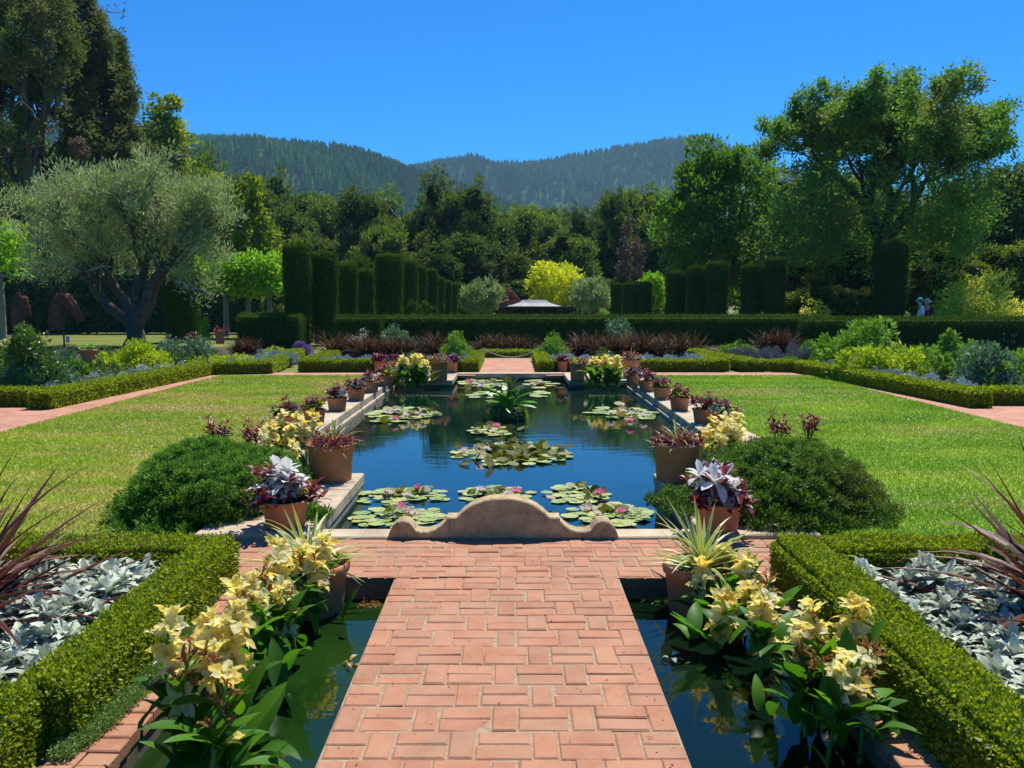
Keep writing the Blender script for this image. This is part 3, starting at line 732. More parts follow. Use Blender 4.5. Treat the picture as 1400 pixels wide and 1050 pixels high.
# silver dusty millers
mills = []
def miller(seed):
    rng = np.random.default_rng(seed); mb = MB()
    for k in range(rng.integers(4, 7)):
        c = (rng.normal() * .055, rng.normal() * .055, .03 + rng.random() * .12)
        rosette(mb, rng, 21, .085, .042, 0.25, 1.4, (.5, 1.1, 1.7), .5, lambda t: math.sin(PI * min(1, .12 + t * .88)) ** .7 * (.55 + .6 * t) * (1 + .22 * math.sin(t * 21)), c, wave=.035, spreadbase=.02, seg=9)
    for j in range(5): tube(mb, [(rng.normal() * .02, rng.normal() * .02, 0), (rng.normal() * .04, rng.normal() * .04, .09)], [.006, .004], 4, .3)
    return mb
for sd_ in range(5):
    o = thing('dusty_miller', 'x', 'plant'); miller(40 + sd_).build('leaves', M['silver'], o); mills.append(o)
def plant_field(protos, pts, label, group, rng, s=(.85, 1.2), used=set()):
    for (x, y) in pts:
        p = protos[rng.integers(0, len(protos))]
        if p.name in used: o = dup(p, (x, y, 0), rng.uniform(0, 6.3), rng.uniform(*s), label, group)
        else:
            used.add(p.name); o = p; o.location = (x, y, 0); o.rotation_euler.z = rng.uniform(0, 6.3); o['label'] = label; o['group'] = group
rng = np.random.default_rng(50)
for sx, side in ((-1, 'olive tree'), (1, 'big oak')):
    pts = []
    for j in range(13):
        for i in range(9):
            x, y = 1.93 + i * .165 + (j % 2) * .08, 2.75 + j * .158
            if y > 4.7 or x > .60 * y + .35 or (sx > 0 and 2.0 < x < 2.12 and y > 4.3): continue
            if abs(x - 2.72) < .13 and abs(y - 4.05) < .15: continue
            pts.append((sx * (x + rng.normal() * .02), y + rng.normal() * .02))
    plant_field(mills, pts, 'silver woolly leaved dusty miller packed inside the front box hedge on the %s side' % side, 'dusty millers in the front bed on the %s side' % side, rng)

# New Zealand flax at the frame edges
for sx, lab, sd_, x in ((-1, 'dark burgundy flax arching over silver plants on the olive tree side', 61, 2.66), (1, 'dark burgundy flax arching over silver plants on the big oak side', 62, 2.74)):
    rng = np.random.default_rng(sd_); mb = MB()
    rosette(mb, rng, 210, .78, .046, .10, 1.3, (.1, .4, .8, 1.4), .55, blade_prof, (0, 0, .02), seg=8, lvar=.32, spreadbase=.07)
    tag(mb.build('flax', M['flax'], loc=(sx * x, 4.05, 0)), lab, 'flax')

# ---- cannas
def canna_flower(seed, fresh=1.0, n=11):
    rng = np.random.default_rng(seed); mb = MB()
    H = .17
    tube(mb, [(0, 0, -.05), (.003, 0, .04), (0, .003, H)], [.006, .0045, .002], 5, .3, 0)
    petal = [strip_t(6, .56, b, .35, lambda t: math.sin(PI * min(1, .1 + .9 * t)) ** .6 * (.45 + .75 * t), .09, b * 5) for b in (.3, .9, 1.6)]
    for k in range(n):
        t = k / (n - 1); az = k * 2.4 + rng.normal() * .3; z = .01 + t * H
        ax = nrm(np.array([math.cos(az), math.sin(az), 1.0 + .7 * t])); b = np.array([0, 0, z]) + ax * .02
        wilt = rng.random() > fresh
        q = 4 if wilt else 6
        th = np.arange(q) * 2 * PI / q + rng.random()
        u = nrm(np.cross(ax, [0, 0, 1.])); v = np.cross(ax, u)
        rad = u[None] * np.cos(th)[:, None] + v[None] * np.sin(th)[:, None]
        op = rng.uniform(.5, 1.0) * (.35 if wilt else 1)
        D = nrm(ax[None] * 1.0 + rad * op + rng.normal(size=(q, 3)) * .15); Nn = ax[None] * .5 - rad * .9
        sz = rng.uniform(.048, .076, q) * (.8 if wilt else 1)
        mb.scatter(petal[rng.integers(0, 3)], np.tile(b, (q, 1)), orient(D, Nn) * np.stack([sz * (.5 if wilt else 1), sz, sz], -1)[:, None, :], rng.random(q) * .6 + rng.random() * .4, m=2 if wilt else 1)
        tube(mb, [(0, 0, z - .012), b], [.003, .0025], 4, .5, 0)
    return mb
FLM = [M['cannastem'], M['petal'], M['withered']]
def canna_clump(name, label, base, heads, seed, nleaf=26, leafL=.2, leafW=.068, zr=(.02, .36), group=None, fs=1.0, spread=.16, zb=-.3):
    """heads: (x, y, z, fresh) of flower spikes, in the world"""
    rng = np.random.default_rng(seed); root = thing(name, label, 'canna', base, group); b = np.array(base)
    ml = MB()
    lt = [strip_t(7, leafW / leafL, bd, .35, lambda t: math.sin(PI * min(1, .05 + .95 * t)) ** .75 * (1.05 - .35 * t), .012, bd * 4) for bd in (.3, .7, 1.15)]
    hs_ = [np.array(h[:3]) - b for h in heads]
    stems = []
    for hp in hs_:
        foot = np.array([hp[0] * .8 + rng.normal() * .03, hp[1] * .85 + rng.normal() * .03, zb]); stems.append((foot, hp))
        mid = (foot + hp) / 2 + rng.normal(size=3) * .012
        ms = MB(); tube(ms, [foot, mid, hp + np.array([0, 0, -.03])], [.011, .009, .006], 6, rng.random()); ms.build('stem', M['cannastem'], root, True)
    for k in range(nleaf):
        foot, hp = stems[k % len(stems)]
        if k >= len(stems) * 3: foot = foot + np.array([rng.normal() * spread * .5, rng.normal() * spread * .5, 0])
        z = rng.uniform(*zr); t = min(.8, (z - zb) / max(.1, hp[2] - zb)); p = foot + (hp - foot) * t
        az = rng.uniform(0, 2 * PI); e = rng.uniform(.75, 1.45)
        D = np.array([[math.cos(az) * math.cos(e), math.sin(az) * math.cos(e), math.sin(e)]]); Nn = np.array([[-math.cos(az) * math.sin(e), -math.sin(az) * math.sin(e), math.cos(e)]])
        sz = leafL * rng.uniform(.7, 1.25)
        ml.scatter(lt[rng.integers(0, 3)], p[None] + D * .01, orient(D, Nn) * sz, rng.random(1))
    ml.build('leaves', M['canna'], root, True)
    for i, h in enumerate(heads):
        mb = canna_flower(seed * 10 + i, h[3], int(h[4]) if len(h) > 4 else 10)
        f = mb.build('flower_head', FLM, root); f.location = hs_[i] - np.array([0, 0, .09 * fs]); f.scale = (fs,) * 3; f.rotation_euler = (rng.normal() * .15, rng.normal() * .15, rng.uniform(0, 6.3))
        if h[3] < .3: f['label'] = 'brown withered flower head'
def H_(px, py, Y, fresh=.95, n=10): return (*atY(px, py, Y), fresh, n)
canna_clump('canna', 'pale yellow canna with browning flowers, nearest the camera in the green canal', (-1.08, 3.15, 0),
            [H_(226, 900, 3.05, .95, 8), H_(280, 888, 3.2), H_(316, 882, 3.2, 1, 12), H_(310, 935, 3.0, .35, 11), H_(244, 925, 3.0, .1, 8), H_(292, 985, 2.85, .2, 8)], 71, 84, .21, .08, (-.12, .2), spread=.3, fs=1.2)
canna_clump('canna', 'taller pale yellow canna growing against the terracotta pot in the green canal', (-1.05, 4.3, 0),
            [H_(350, 832, 3.9, .95), H_(328, 848, 3.75, .95, 9), H_(385, 800, 4.3, 1, 12), H_(398, 835, 4.1, .6, 9), H_(362, 812, 4.0, .2, 9), H_(430, 772, 4.6, 1, 13), H_(408, 788, 4.5), H_(436, 795, 4.5, .95), H_(392, 772, 4.6, .8, 9)], 72, 84, .21, .08, (-.12, .17), spread=.3, fs=1.2)
canna_clump('canna', 'pale yellow canna in full flower growing against the pot in the dark canal', (1.05, 4.35, 0),
            [H_(1000, 790, 4.8, 1, 13), H_(968, 808, 4.6, .95), H_(1020, 800, 4.6, 1, 12), H_(985, 845, 4.2, 1, 9), H_(1045, 862, 3.95, .95, 12), H_(1052, 822, 4.4, .5, 10), H_(1012, 828, 4.4, .95, 11)], 73, 84, .21, .08, (-.12, .17), spread=.32, fs=1.2)
canna_clump('canna', 'canna with drooping brown blossoms, nearest the camera in the dark canal', (1.1, 3.2, 0),
            [H_(1098, 905, 3.45, .75, 11), H_(1108, 935, 3.4, .05, 13), H_(1130, 880, 3.5, .85, 12), H_(1152, 868, 3.5, 1, 12), H_(1165, 920, 3.3, .1, 11), H_(1182, 945, 3.2, .95, 8), H_(1148, 952, 3.15, .5, 8)], 74, 84, .21, .08, (-.12, .2), spread=.32, fs=1.22)
canna_clump('canna', 'creamy canna behind the shrubby juniper mound on the olive tree side', (-2.05, 8.55, 0),
            [H_(375, 598, 8.6), H_(392, 606, 8.6), H_(405, 592, 8.7), H_(365, 612, 8.5), H_(395, 628, 8.3), H_(418, 600, 8.8), H_(385, 588, 8.8), H_(428, 588, 8.9)], 75, 44, zr=(-.1, .28), fs=1.35, spread=.34)
canna_clump('canna', 'creamy canna behind the shrubby juniper mound on the big oak side', (2.0, 8.6, 0),
            [H_(970, 612, 8.6), H_(985, 600, 8.7), H_(998, 592, 8.8), H_(975, 595, 8.8), H_(1005, 603, 8.7), H_(962, 620, 8.5), H_(1012, 588, 8.9), H_(983, 618, 8.5)], 76, 40, zr=(-.1, .22), fs=1.35, spread=.34)
canna_clump('canna', 'far leafy canna with cream flowers standing in the pool, olive tree side', (-1.95, 16.7, 0),
            [H_(x, y, 16.7 + (x % 7) * .05, .98, 12) for x, y in ((548, 505), (556, 500), (563, 497), (571, 500), (577, 506), (553, 510), (568, 508), (582, 511), (545, 513))], 77, 70, .34, .11, (-.08, .22), fs=1.5, spread=.4)
canna_clump('canna', 'far leafy canna with cream flowers standing in the pool, big oak side', (1.85, 16.7, 0),
            [H_(x, y, 16.7 + (x % 7) * .05, .98, 12) for x, y in ((812, 506), (820, 501), (828, 500), (837, 503), (845, 507), (815, 512), (833, 511), (842, 500))], 78, 66, .34, .11, (-.08, .2), fs=1.5, spread=.4)

# ---- terracotta pots
def pot_mesh(mb, R, r, h, rim=.03, th=.014, seed=0):
    rng = np.random.default_rng(seed)
    k = R * .06
    lathe(mb, [(0, 0), (r * .96, 0), (r, .006), (r + (R - k - r) * .5, h * .5), (R - k, h - rim - .004), (R, h - rim), (R + .004, h - rim * .5), (R, h - .003), (R - .004, h), (R - th, h - .002), (R - th - .004, h - rim - .02)], 40)
def potted(label, loc, R, r, h, plants, seed, cat='potted plant', group=None, name='potted_plant'):
    o = thing(name, label, cat, loc, group, rz=seed * 1.3)
    mb = MB(); pot_mesh(mb, R, r, h, h * .12); mb.build('pot', M['terra'], o, True)
    mb = MB(); lathe(mb, [(0, h * .88), (R * .5, h * .885), (R - .016, h * .86)], 18, wob=.004); mb.build('soil', M['soil'], o)
    for k, (nm, mat, fn) in enumerate(plants):
        rng = np.random.default_rng(seed * 7 + k); mb = MB(); fn(mb, rng, R, h * .9); mb.build(nm, mat, o)
    return o
def p_burg(mb, rng, R, z, n=26, L=.10, side=None):
    for k in range(n):
        a = rng.uniform(0, 6.28) if side is None else side + rng.normal() * .8; q = R * rng.uniform(.3, 1.1)
        c = np.array([math.cos(a) * q, math.sin(a) * q, z + rng.uniform(0, .06 + R * .35)])
        rosette(mb, rng, 7, L, L * .42, .1, 1.2, (.5, 1.1), .35, oval_prof, c, seg=3)
def p_tall(mb, rng, R, z):
    for k in range(5):
        a, q = rng.uniform(0, 6.28), R * rng.uniform(0, .6); b = np.array([math.cos(a) * q, math.sin(a) * q, z]); t = b + np.array([rng.normal() * .04, rng.normal() * .04, rng.uniform(.10, .2)])
        tube(mb, [b, t], [.004, .003], 4, .3); rosette(mb, rng, 9, .07, .022, .0, 1.0, (.4, .9), .4, oval_prof, t, seg=3)
def p_succ(mb, rng, R, z, n=9, L=.06):
    for k in range(n):
        a, q = rng.uniform(0, 6.28), R * rng.uniform(.2, 1.0); c = (math.cos(a) * q, math.sin(a) * q, z + rng.uniform(.02, .09))
        rosette(mb, rng, 16, L * rng.uniform(.8, 1.2), L * .42, .0, 1.3, (.1, -.5), .4, oval_prof, c, seg=3)
def p_spike(mb, rng, R, z): rosette(mb, rng, 44, .36, .028, .05, 1.35, (.1, .5, 1.0), .5, blade_prof, (0, 0, z), seg=6, spreadbase=.05)
def p_grass(mb, rng, R, z): rosette(mb, rng, 46, .23, .014, .1, 1.3, (.2, .6, 1.1), .4, blade_prof, (R * .1, 0, z), seg=5, spreadbase=.06)
def p_redgrass(mb, rng, R, z):
    for k in range(26):
        a = rng.uniform(0, 6.28); q = R * rng.uniform(.35, 1.0); rosette(mb, rng, 9, .13, .018, .1, 1.2, (.3, .9), .4, blade_prof, (math.cos(a) * q, math.sin(a) * q, z + rng.uniform(0, .04)), seg=4)
def p_white(mb, rng, R, z):
    for k in range(13):
        a, q = rng.uniform(0, 6.28), R * rng.uniform(0, .85); rosette(mb, rng, 10, .125, .062, -.2, 1.2, (.4, 1.1), .3, oval_prof, (math.cos(a) * q, math.sin(a) * q, z + rng.uniform(.05, .20)), seg=4)
def p_yellow(mb, rng, R, z):
    for k in range(5):
        a, q = rng.uniform(0, 6.28), R * rng.uniform(.3, 1.0); rosette(mb, rng, 10, .05, .025, .0, 1.2, (.4, .9), .3, oval_prof, (math.cos(a) * q, math.sin(a) * q, z + rng.uniform(.02, .08)), seg=3)

for px, X, Y, lab, sd_ in ((462, -1.12, 4.86, 'deep terracotta pot of striped spiky leaves standing in the green canal', 1), (962, 1.11, 4.84, 'deep terracotta pot of striped spiky leaves standing in the dark canal', 2)):
    potted(lab, (X, Y, -.27), .225, .175, .42, [('spiky_leaves', M['spike'], p_spike), ('trailing_leaves', M['ferny'], lambda mb, r, R, z: p_yellow(mb, r, R, z))], sd_)
for X, Y, lab, sd_ in ((-1.57, 6.08, 'terracotta pot of whitish leaves and burgundy edging beside the juniper, olive tree side', 3), (1.47, 6.02, 'terracotta pot of whitish leaves and burgundy edging beside the juniper, big oak side', 4)):
    potted(lab, (X, Y, .03), .165, .135, .20, [('white_leaves', M['whiteleaf'], p_white), ('burgundy_leaves', M['burg'], lambda mb, r, R, z: (p_burg(mb, r, R * 1.4, z - .02, 34, .085), p_burg(mb, r, R * 1.2, z + .12, 7, .085))), ('lower_leaves', M['ferny'], p_yellow)], sd_)
for X, Y, lab, sd_ in ((-1.585, 7.72, 'large terracotta pot of grassy and purple leaves at the near pool corner, olive tree side', 5), (1.50, 7.72, 'large terracotta pot of grassy and purple leaves at the near pool corner, big oak side', 6)):
    potted(lab, (X, Y, .03), .215, .18, .33, [('grassy_leaves', M['spike'], p_grass), ('purple_leaves', M['burg'], p_redgrass)], sd_)
small = [(M['burg'], M['succ']), (M['burgblade'], M['succ']), (M['burg'], M['silverblue']), (M['burg'], M['ferny'])]
words_ = ['nearest', 'second', 'third', 'fourth', 'fifth', 'sixth', 'seventh']
rowL = [(391, 588), (430, 579), (461, 561), (487, 547), (507, 536), (525, 527), (538, 521)]
rowR = [(990, 586), (962, 578), (929, 560), (905, 545), (884, 534.6), (866, 526)]
for side, row in (('olive tree', rowL), ('big oak', rowR)):
    for k, (px, py) in enumerate(row):
        p = at(px, py, .03); bm_, sm_ = small[(k * 3 + (side == 'big oak')) % 4]
        potted('small terracotta pot of dark and grey leaves, %s along the pool, %s side' % (words_[k], side), p, .152, .12, .19,
               [('dark_leaves', bm_, lambda mb, r, R, z: p_burg(mb, r, R, z, 16, .085, None)), ('grey_rosettes', sm_, p_succ), ('tall_sprigs', M['burg'], p_tall)] + ([('yellow_leaves', M['charteuse'], p_yellow)] if k % 3 == 0 else []), 20 + k + (side == 'big oak') * 10, group='terracotta pots lining the pool on the %s side' % side)
for (px, py, w_, hpx, lab, sd_, pl) in (
        (600, 521, 27, 28, 'large terracotta pot on the far pool corner beside the far canna, olive tree side', 41, 'g'), (618, 511, 16, 17, 'terracotta pot of burgundy leaves behind the large far corner pot, olive tree side', 42, 'b'),
        (791, 520, 26, 25, 'large terracotta pot on the far pool corner beside the far canna, big oak side', 43, 'g'), (769, 508.5, 14, 15, 'terracotta pot of purple leaves behind the large far corner pot, big oak side', 44, 'b'),
        (862, 516, 26, 25, 'terracotta pot of yellow grass past the end of the pot row, big oak side', 45, 'y'), (519, 509, 16, 16, 'terracotta pot of red leaves past the end of the pot row, olive tree side', 46, 'b'), (536, 511, 16, 18, 'terracotta pot of pinkish leaves close to the far canna, olive tree side', 47, 'b')):
    p = at(px, py, .03 if py > 511.5 else 0); k = p.y / F
    plants = {'g': [('red_leaves', M['burg'], lambda mb, r, R, z: p_burg(mb, r, R, z, 22, .07)), ('green_leaves', M['ferny'], p_yellow)], 'b': [('dark_leaves', M['burgblade'], lambda mb, r, R, z: p_burg(mb, r, R, z, 34, .1))], 'y': [('grassy_leaves', M['spike'], p_grass), ('red_leaves', M['burg'], lambda mb, r, R, z: p_burg(mb, r, R, z, 18, .09))]}[pl]
    potted(lab, p, w_ * k / 2, w_ * k / 2 * .83, hpx * k, plants, sd_)

# junipers
for sx, lab, mt, cx_, cy_, rx_, rz_, sd_ in ((-1, 'dark green juniper mound beside the pool with a sunlit crown, olive tree side', M['juniper'], -2.38, 6.9, .70, .54, 81), (1, 'juniper mound with a bronzed top beside the pool, big oak side', M['juniperwarm'], 2.20, 6.9, .70, .53, 82)):
    rng = np.random.default_rng(sd_); mb = MB()
    need = (A([-.5, 0, 0], [.5, 0, 0], [.25, .7, .1], [0, 1, 0], [-.25, .7, .1]).astype(float), [A([0, 1, 2, 3, 4])], np.zeros(5))
    Q = crown_pts(rng, 4200, rx_ - .05, .90, rz_ - .03, .16, .90, -.02); Q[:, 2] = np.abs(Q[:, 2]); keep = []
    for q in Q:                                             # separate tufts with gaps between them
        if not keep or np.min(np.linalg.norm((np.array(keep) - q) * np.array([1, 1, 1.5]), axis=1)) > .125: keep.append(q)
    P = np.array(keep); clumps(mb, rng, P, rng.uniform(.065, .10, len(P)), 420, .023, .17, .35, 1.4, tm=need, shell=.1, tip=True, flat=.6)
    P = crown_pts(rng, 300, rx_ * .82, .78, rz_ * .82, .14, .95, 0); clumps(mb, rng, P, rng.uniform(.04, .07, len(P)), 60, .024, .17, .3, 1.0, tm=need, tint=.1)
    P = crown_pts(rng, 420, rx_ * 1.05, 1.12, .12, .12, .5, 0.0); clumps(mb, rng, P, rng.uniform(.03, .06, len(P)), 40, .034, .16, .5, 1.0, tm=need)
    if sx > 0:
        P = crown_pts(rng, 130, .33, .42, .13, .1, .2, 0) + np.array([1.42 - cx_, 6.75 - cy_, .02]); clumps(mb, rng, P, rng.uniform(.03, .055, len(P)), 40, .034, .16, .5, 1.0, tm=need)
    else:
        P = crown_pts(rng, 40, .13, .16, .08, .1, .2, 0) + np.array([-1.42 - cx_, 6.35 - cy_, .03]); clumps(mb, rng, P, rng.uniform(.02, .04, len(P)), 40, .03, .16, .5, 1.0, tm=need)
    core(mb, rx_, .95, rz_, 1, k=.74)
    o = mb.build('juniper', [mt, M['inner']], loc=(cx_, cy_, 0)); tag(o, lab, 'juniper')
# purple plants showing over the junipers
for (px, py, base, lab, sd_) in ((300, 590, 605, 'dark purple sprigs rising just behind the juniper crown, olive tree side', 83), (345, 597, 612, 'burgundy and grey sprigs near the canna behind the juniper, olive tree side', 84),
                                 (1105, 578, 600, 'reddish leafy plant rising above the bronzed juniper, big oak side', 85), (1065, 592, 602, 'burgundy plant with grey leaves behind the juniper, big oak side', 86)):
    rng = np.random.default_rng(sd_); mb = MB(); p = at(px, base, 0); p = Vector((p.x, 8.3, 0)) if p.y < 8.3 else p
    for k in range(7):
        a = rng.uniform(0, 6.28); t = np.array([math.cos(a) * .12, math.sin(a) * .12, rng.uniform(.10, .30)])
        tube(mb, [(t[0] * .3, t[1] * .3, 0), t], [.006, .004], 4, .2); rosette(mb, rng, 9, .08, .026, -.1, 1.2, (.4, .9), .4, oval_prof, t, seg=3)
        rosette(mb, rng, 8, .10, .036, -.1, 1.0, (.4, .9), .4, oval_prof, t * .6, seg=3)
    tag(mb.build('coleus', M['burg'], loc=p), lab, 'plant')

# ---- water lilies
def pad_t(rng, lift=.0):
    n = 18; a = np.linspace(.12, 2 * PI - .12, n); r = 1 + rng.normal(size=n) * .03
    V = np.concatenate([[[0, 0, 0]], np.stack([np.cos(a) * r, np.sin(a) * r, .03 + np.abs(rng.normal(size=n)) * lift], -1)])
    return V, [A(*[[0, i, i + 1] for i in range(1, n)])], np.zeros(n + 1)
PADS = [pad_t(np.random.default_rng(i), .03) for i in range(4)]
def lily_flower(mat_i, seed, R=.06):
    rng = np.random.default_rng(seed); mb = MB()
    for ring, (n, e, L) in enumerate(((9, .35, 1), (8, .75, .95), (6, 1.1, .8))):
        az = np.arange(n) * 2 * PI / n + ring * .4; ee = e + rng.normal(size=n) * .08
        D = np.stack([np.cos(az) * np.cos(ee), np.sin(az) * np.cos(ee), np.sin(ee)], -1); Nn = np.stack([-np.cos(az) * np.sin(ee), -np.sin(az) * np.sin(ee), np.cos(ee)], -1)
        mb.scatter(strip_t(4, .36, -.5, .5, oval_prof), np.zeros((n, 3)), orient(D, Nn) * R * L, rng.random(n), m=mat_i)
    lathe(mb, [(.2 * R, .02 * R), (.22 * R, .5 * R), (0, .55 * R)], 8, m=2)
    return mb
LFM = [M['lilyw'], M['lilyp'], M['petal']]
def lily(label, x0, x1, y0, y1, n, flowers, seed, bronze=0, rp=(.07, .11), dark=0):
    """pads over the photo's pixel ellipse x0..x1, y0..y1"""
    rng = np.random.default_rng(seed); a, b = at((x0 + x1) / 2, y1, WZ), at((x0 + x1) / 2, y0, WZ)
    cy = (a.y + b.y) / 2; ry = (b.y - a.y) / 2; cx = at((x0 + x1) / 2, (y0 + y1) / 2, WZ).x; rx = (x1 - x0) / 2 * cy / F * 1.0
    root = thing('water_lily', label, 'water lily', (cx, cy, WZ)); mb = MB(); P = []
    for k in range(n * 40):
        d = rng.uniform(-1, 1, 2)
        if d @ d > 1: continue
        p = np.array([d[0] * max(.02, rx - rp[0]), d[1] * max(.02, ry - rp[0])])
        if all(np.hypot(*(p - q)) > rp[0] * 1.05 for q in P): P.append(p)
        if len(P) >= n: break
    for i, p in enumerate(P):
        r = rng.uniform(*rp); ti = rng.normal(size=2) * .02
        D = np.array([[math.cos(i * 2.1), math.sin(i * 2.1), ti[0]]]); mb.scatter(PADS[i % 4], np.array([[*p, .006 + (i % 6) * .0022]]), orient(D, np.array([[ti[1], 0, 1.]])) * r, np.array([min(1, rng.random() ** 1.2)]))
    mb.build('pads', M['pad'], root)
    if bronze:
        mb = MB(); cs = [np.array(c) for c in ([(0, 0)] if not dark else dark)]
        for i in range(bronze):
            c = cs[i % len(cs)]; q = c * np.array([rx, ry]) + rng.normal(size=2) * np.array([rx, ry]) * (.36 if not dark else .16)
            D = rdir(rng, 1) * np.array([1, 1, .5]); r = rng.uniform(*rp) * .66
            mb.scatter(PADS[i % 4], np.array([[*q, rng.uniform(.015, .065)]]), orient(D, rdir(rng, 1) * .6 + np.array([0, -.2, .8])) * r, rng.random(1))
        mb.build('raised_leaves', M['bronze'], root)
    for i, (px, py, kind) in enumerate(flowers):
        z = WZ + .05; p = at(px, py + 4, z); f = lily_flower(1 if kind == 'p' else 0, seed * 9 + i, .036 + .01 * rng.random() + (.0035 * cy)).build('flower', LFM, root)
        f.location = (p.x - cx, p.y - cy, .045); f.rotation_euler = (rng.normal() * .2, rng.normal() * .2, rng.uniform(0, 6))
lily('water lily with tall pink bloom and bronze leaves by the olive side pool edge', 478, 622, 668, 694, 44, [(533, 672, 'w'), (573, 664, 'p'), (556, 676, 'w')], 101, 26, (.042, .075), [(-.1, 0), (.25, .3)])
lily('water lily with a double pale flower close to the scroll stone curl, olive tree side', 474, 620, 694, 726, 52, [(568, 700, 'w'), (556, 697, 'w'), (548, 690, 'p')], 102, 12, (.042, .075), [(0, .2)])
lily('water lily showing just above the top of the scroll stone', 618, 742, 666, 690, 34, [(694, 674, 'w'), (705, 670, 'p'), (657, 668, 'w')], 103, 16, (.042, .075), [(-.4, 0), (.2, .1)])
lily('water lily with upturned leaves and a pink bloom beyond the scroll stone, big oak side', 735, 838, 663, 692, 38, [(820, 672, 'p'), (752, 680, 'w')], 104, 18, (.042, .075), [(.2, .4), (.4, -.2)])
lily('water lily with three pale flowers near the scroll stone curl, big oak side', 765, 905, 690, 722, 52, [(803, 694, 'w'), (851, 697, 'p'), (815, 700, 'w')], 105, 20, (.042, .075), [(-.2, .3), (.3, .1)])
lily('raised bronze leaved water lily mass with white flowers in the middle of the pool', 614, 788, 606, 640, 34, [(635, 614, 'w'), (688, 606, 'w'), (728, 610, 'w'), (714, 616, 'w'), (665, 612, 'w')], 106, 130, (.075, .12))
lily('small water lily raft with one bright pink flower before the planted island', 631, 722, 583, 598, 15, [(679, 580, 'p'), (674, 588, 'w')], 107, 10, (.08, .12))
lily('broad water lily raft with many pale flowers on the olive tree side of the pool', 496, 608, 556, 580, 30, [(532, 562, 'w'), (545, 559, 'w'), (555, 566, 'w'), (568, 563, 'w'), (578, 566, 'w'), (540, 570, 'p')], 108, 18, (.09, .14))
lily('broad water lily raft with pale flowers on the big oak side of the pool', 796, 905, 556, 577, 28, [(836, 563, 'w'), (852, 560, 'w'), (863, 563, 'w'), (862, 573, 'p'), (880, 566, 'w')], 109, 16, (.09, .14))
lily('far water lily with pink blooms behind the island, olive tree side', 622, 700, 519, 532, 20, [(640, 519, 'p'), (650, 523, 'w'), (658, 526, 'w')], 110, 12, (.1, .16))
lily('water lily floating just behind the island, olive tree side', 636, 690, 536, 546, 9, [(672, 548, 'p')], 111, 0, (.1, .16))
lily('far water lily behind the island, big oak side', 712, 766, 520, 532, 15, [(739, 521, 'w'), (728, 524, 'w')], 112, 8, (.1, .16))
lily('small flowerless water lily behind the island, big oak side', 722, 757, 536, 545, 7, [], 113, 0, (.1, .15))

# planted island
isl = thing('island_planter', 'round planted island of palm like leaves rising from the middle of the pool', 'planter', at(695, 574, WZ))
rng = np.random.default_rng(120); mb = MB()
lathe(mb, [(.0, -.1), (.24, -.1), (.27, .08), (.24, .2), (0, .22)], 16, wob=.008); mb.build('tub', M['darkwood'], isl)
mb = MB(); P = crown_pts(rng, 150, .27, .27, .17, .1, .85, -.8) + np.array([0, 0, .1])
clumps(mb, rng, P, np.full(len(P), .04), 24, .05, .2, -.6); mb.build('trailing_fern', M['ferny'], isl)
mb = MB(); rosette(mb, rng, 20, .34, .13, .15, 1.0, (.3, .8), .3, oval_prof, (0, 0, .2), seg=6, spreadbase=.07); mb.build('broad_leaves', M['jungle'], isl)
mb = MB(); tube(mb, [(0, 0, .15), (.02, 0, .42)], [.03, .022], 6); rosette(mb, rng, 24, .27, .055, .1, 1.3, (.3, .8), .35, oval_prof, (.02, 0, .42), seg=5, spreadbase=.03); mb.build('leaf_rosette', M['palmtop'], isl)
# floating leaves in the canals
for k, (px, py, lab) in enumerate(((478, 912, 'curled dry brown leaf floating on the green canal'), (918, 905, 'pale floating leaf beside the brick path in the dark canal'))):
    mb = MB(); rosette(mb, np.random.default_rng(k), 4, .05, .025, .1, .5, (.8, 1.4), .5, oval_prof, (0, 0, .012), seg=4); tag(mb.build('fallen_leaf', M['drybrown' if k == 0 else 'succ'], loc=at(px, py, WZ)), lab, 'leaf')
for px, py, lab in ((512, 828, 'brown waterweed drifting at the far end of the green canal'), (905, 822, 'small waterweed drifting at the far end of the dark canal')):
    rng = np.random.default_rng(px); mb = MB(); P = rng.normal(size=(30, 3)) * np.array([.05, .02, .002]) + np.array([0, 0, .006]); clumps(mb, rng, P, np.full(30, .012), 8, .02, .4, .1, flat=.4)
    tag(mb.build('waterweed', M['drybrown' if px < 700 else 'thyme'], loc=at(px, py, WZ)), lab, 'water plant')

# litter on the paving
rng = np.random.default_rng(130); mb = MB(); n = 260
e = rng.random(n) < .55; x = np.where(e, np.sign(rng.normal(size=n)) * rng.uniform(.50, .64, n), rng.uniform(-.6, .6, n)); y = rng.uniform(2.2, 5.0, n)
k = rng.random(n) < .3; x = np.where(k, rng.uniform(-1.5, 1.5, n), x); y = np.where(k, rng.uniform(5.08, 5.8, n), y)
q = np.abs(x) < 3; sz = rng.uniform(.006, .018, n)
mb.scatter(leaf_t(.5, .3), np.stack([x, y, np.full(n, .004)], -1), orient(np.concatenate([rng.normal(size=(n, 2)), np.full((n, 1), .05)], 1), np.tile([0, 0, 1.], (n, 1)) + rng.normal(size=(n, 3)) * .25) * sz[:, None, None], rng.random(n))
tag(mb.build('leaf_litter', M['drybrown']), 'dry brown specks of leaf litter on the brick path', 'leaf litter', None, 'stuff')

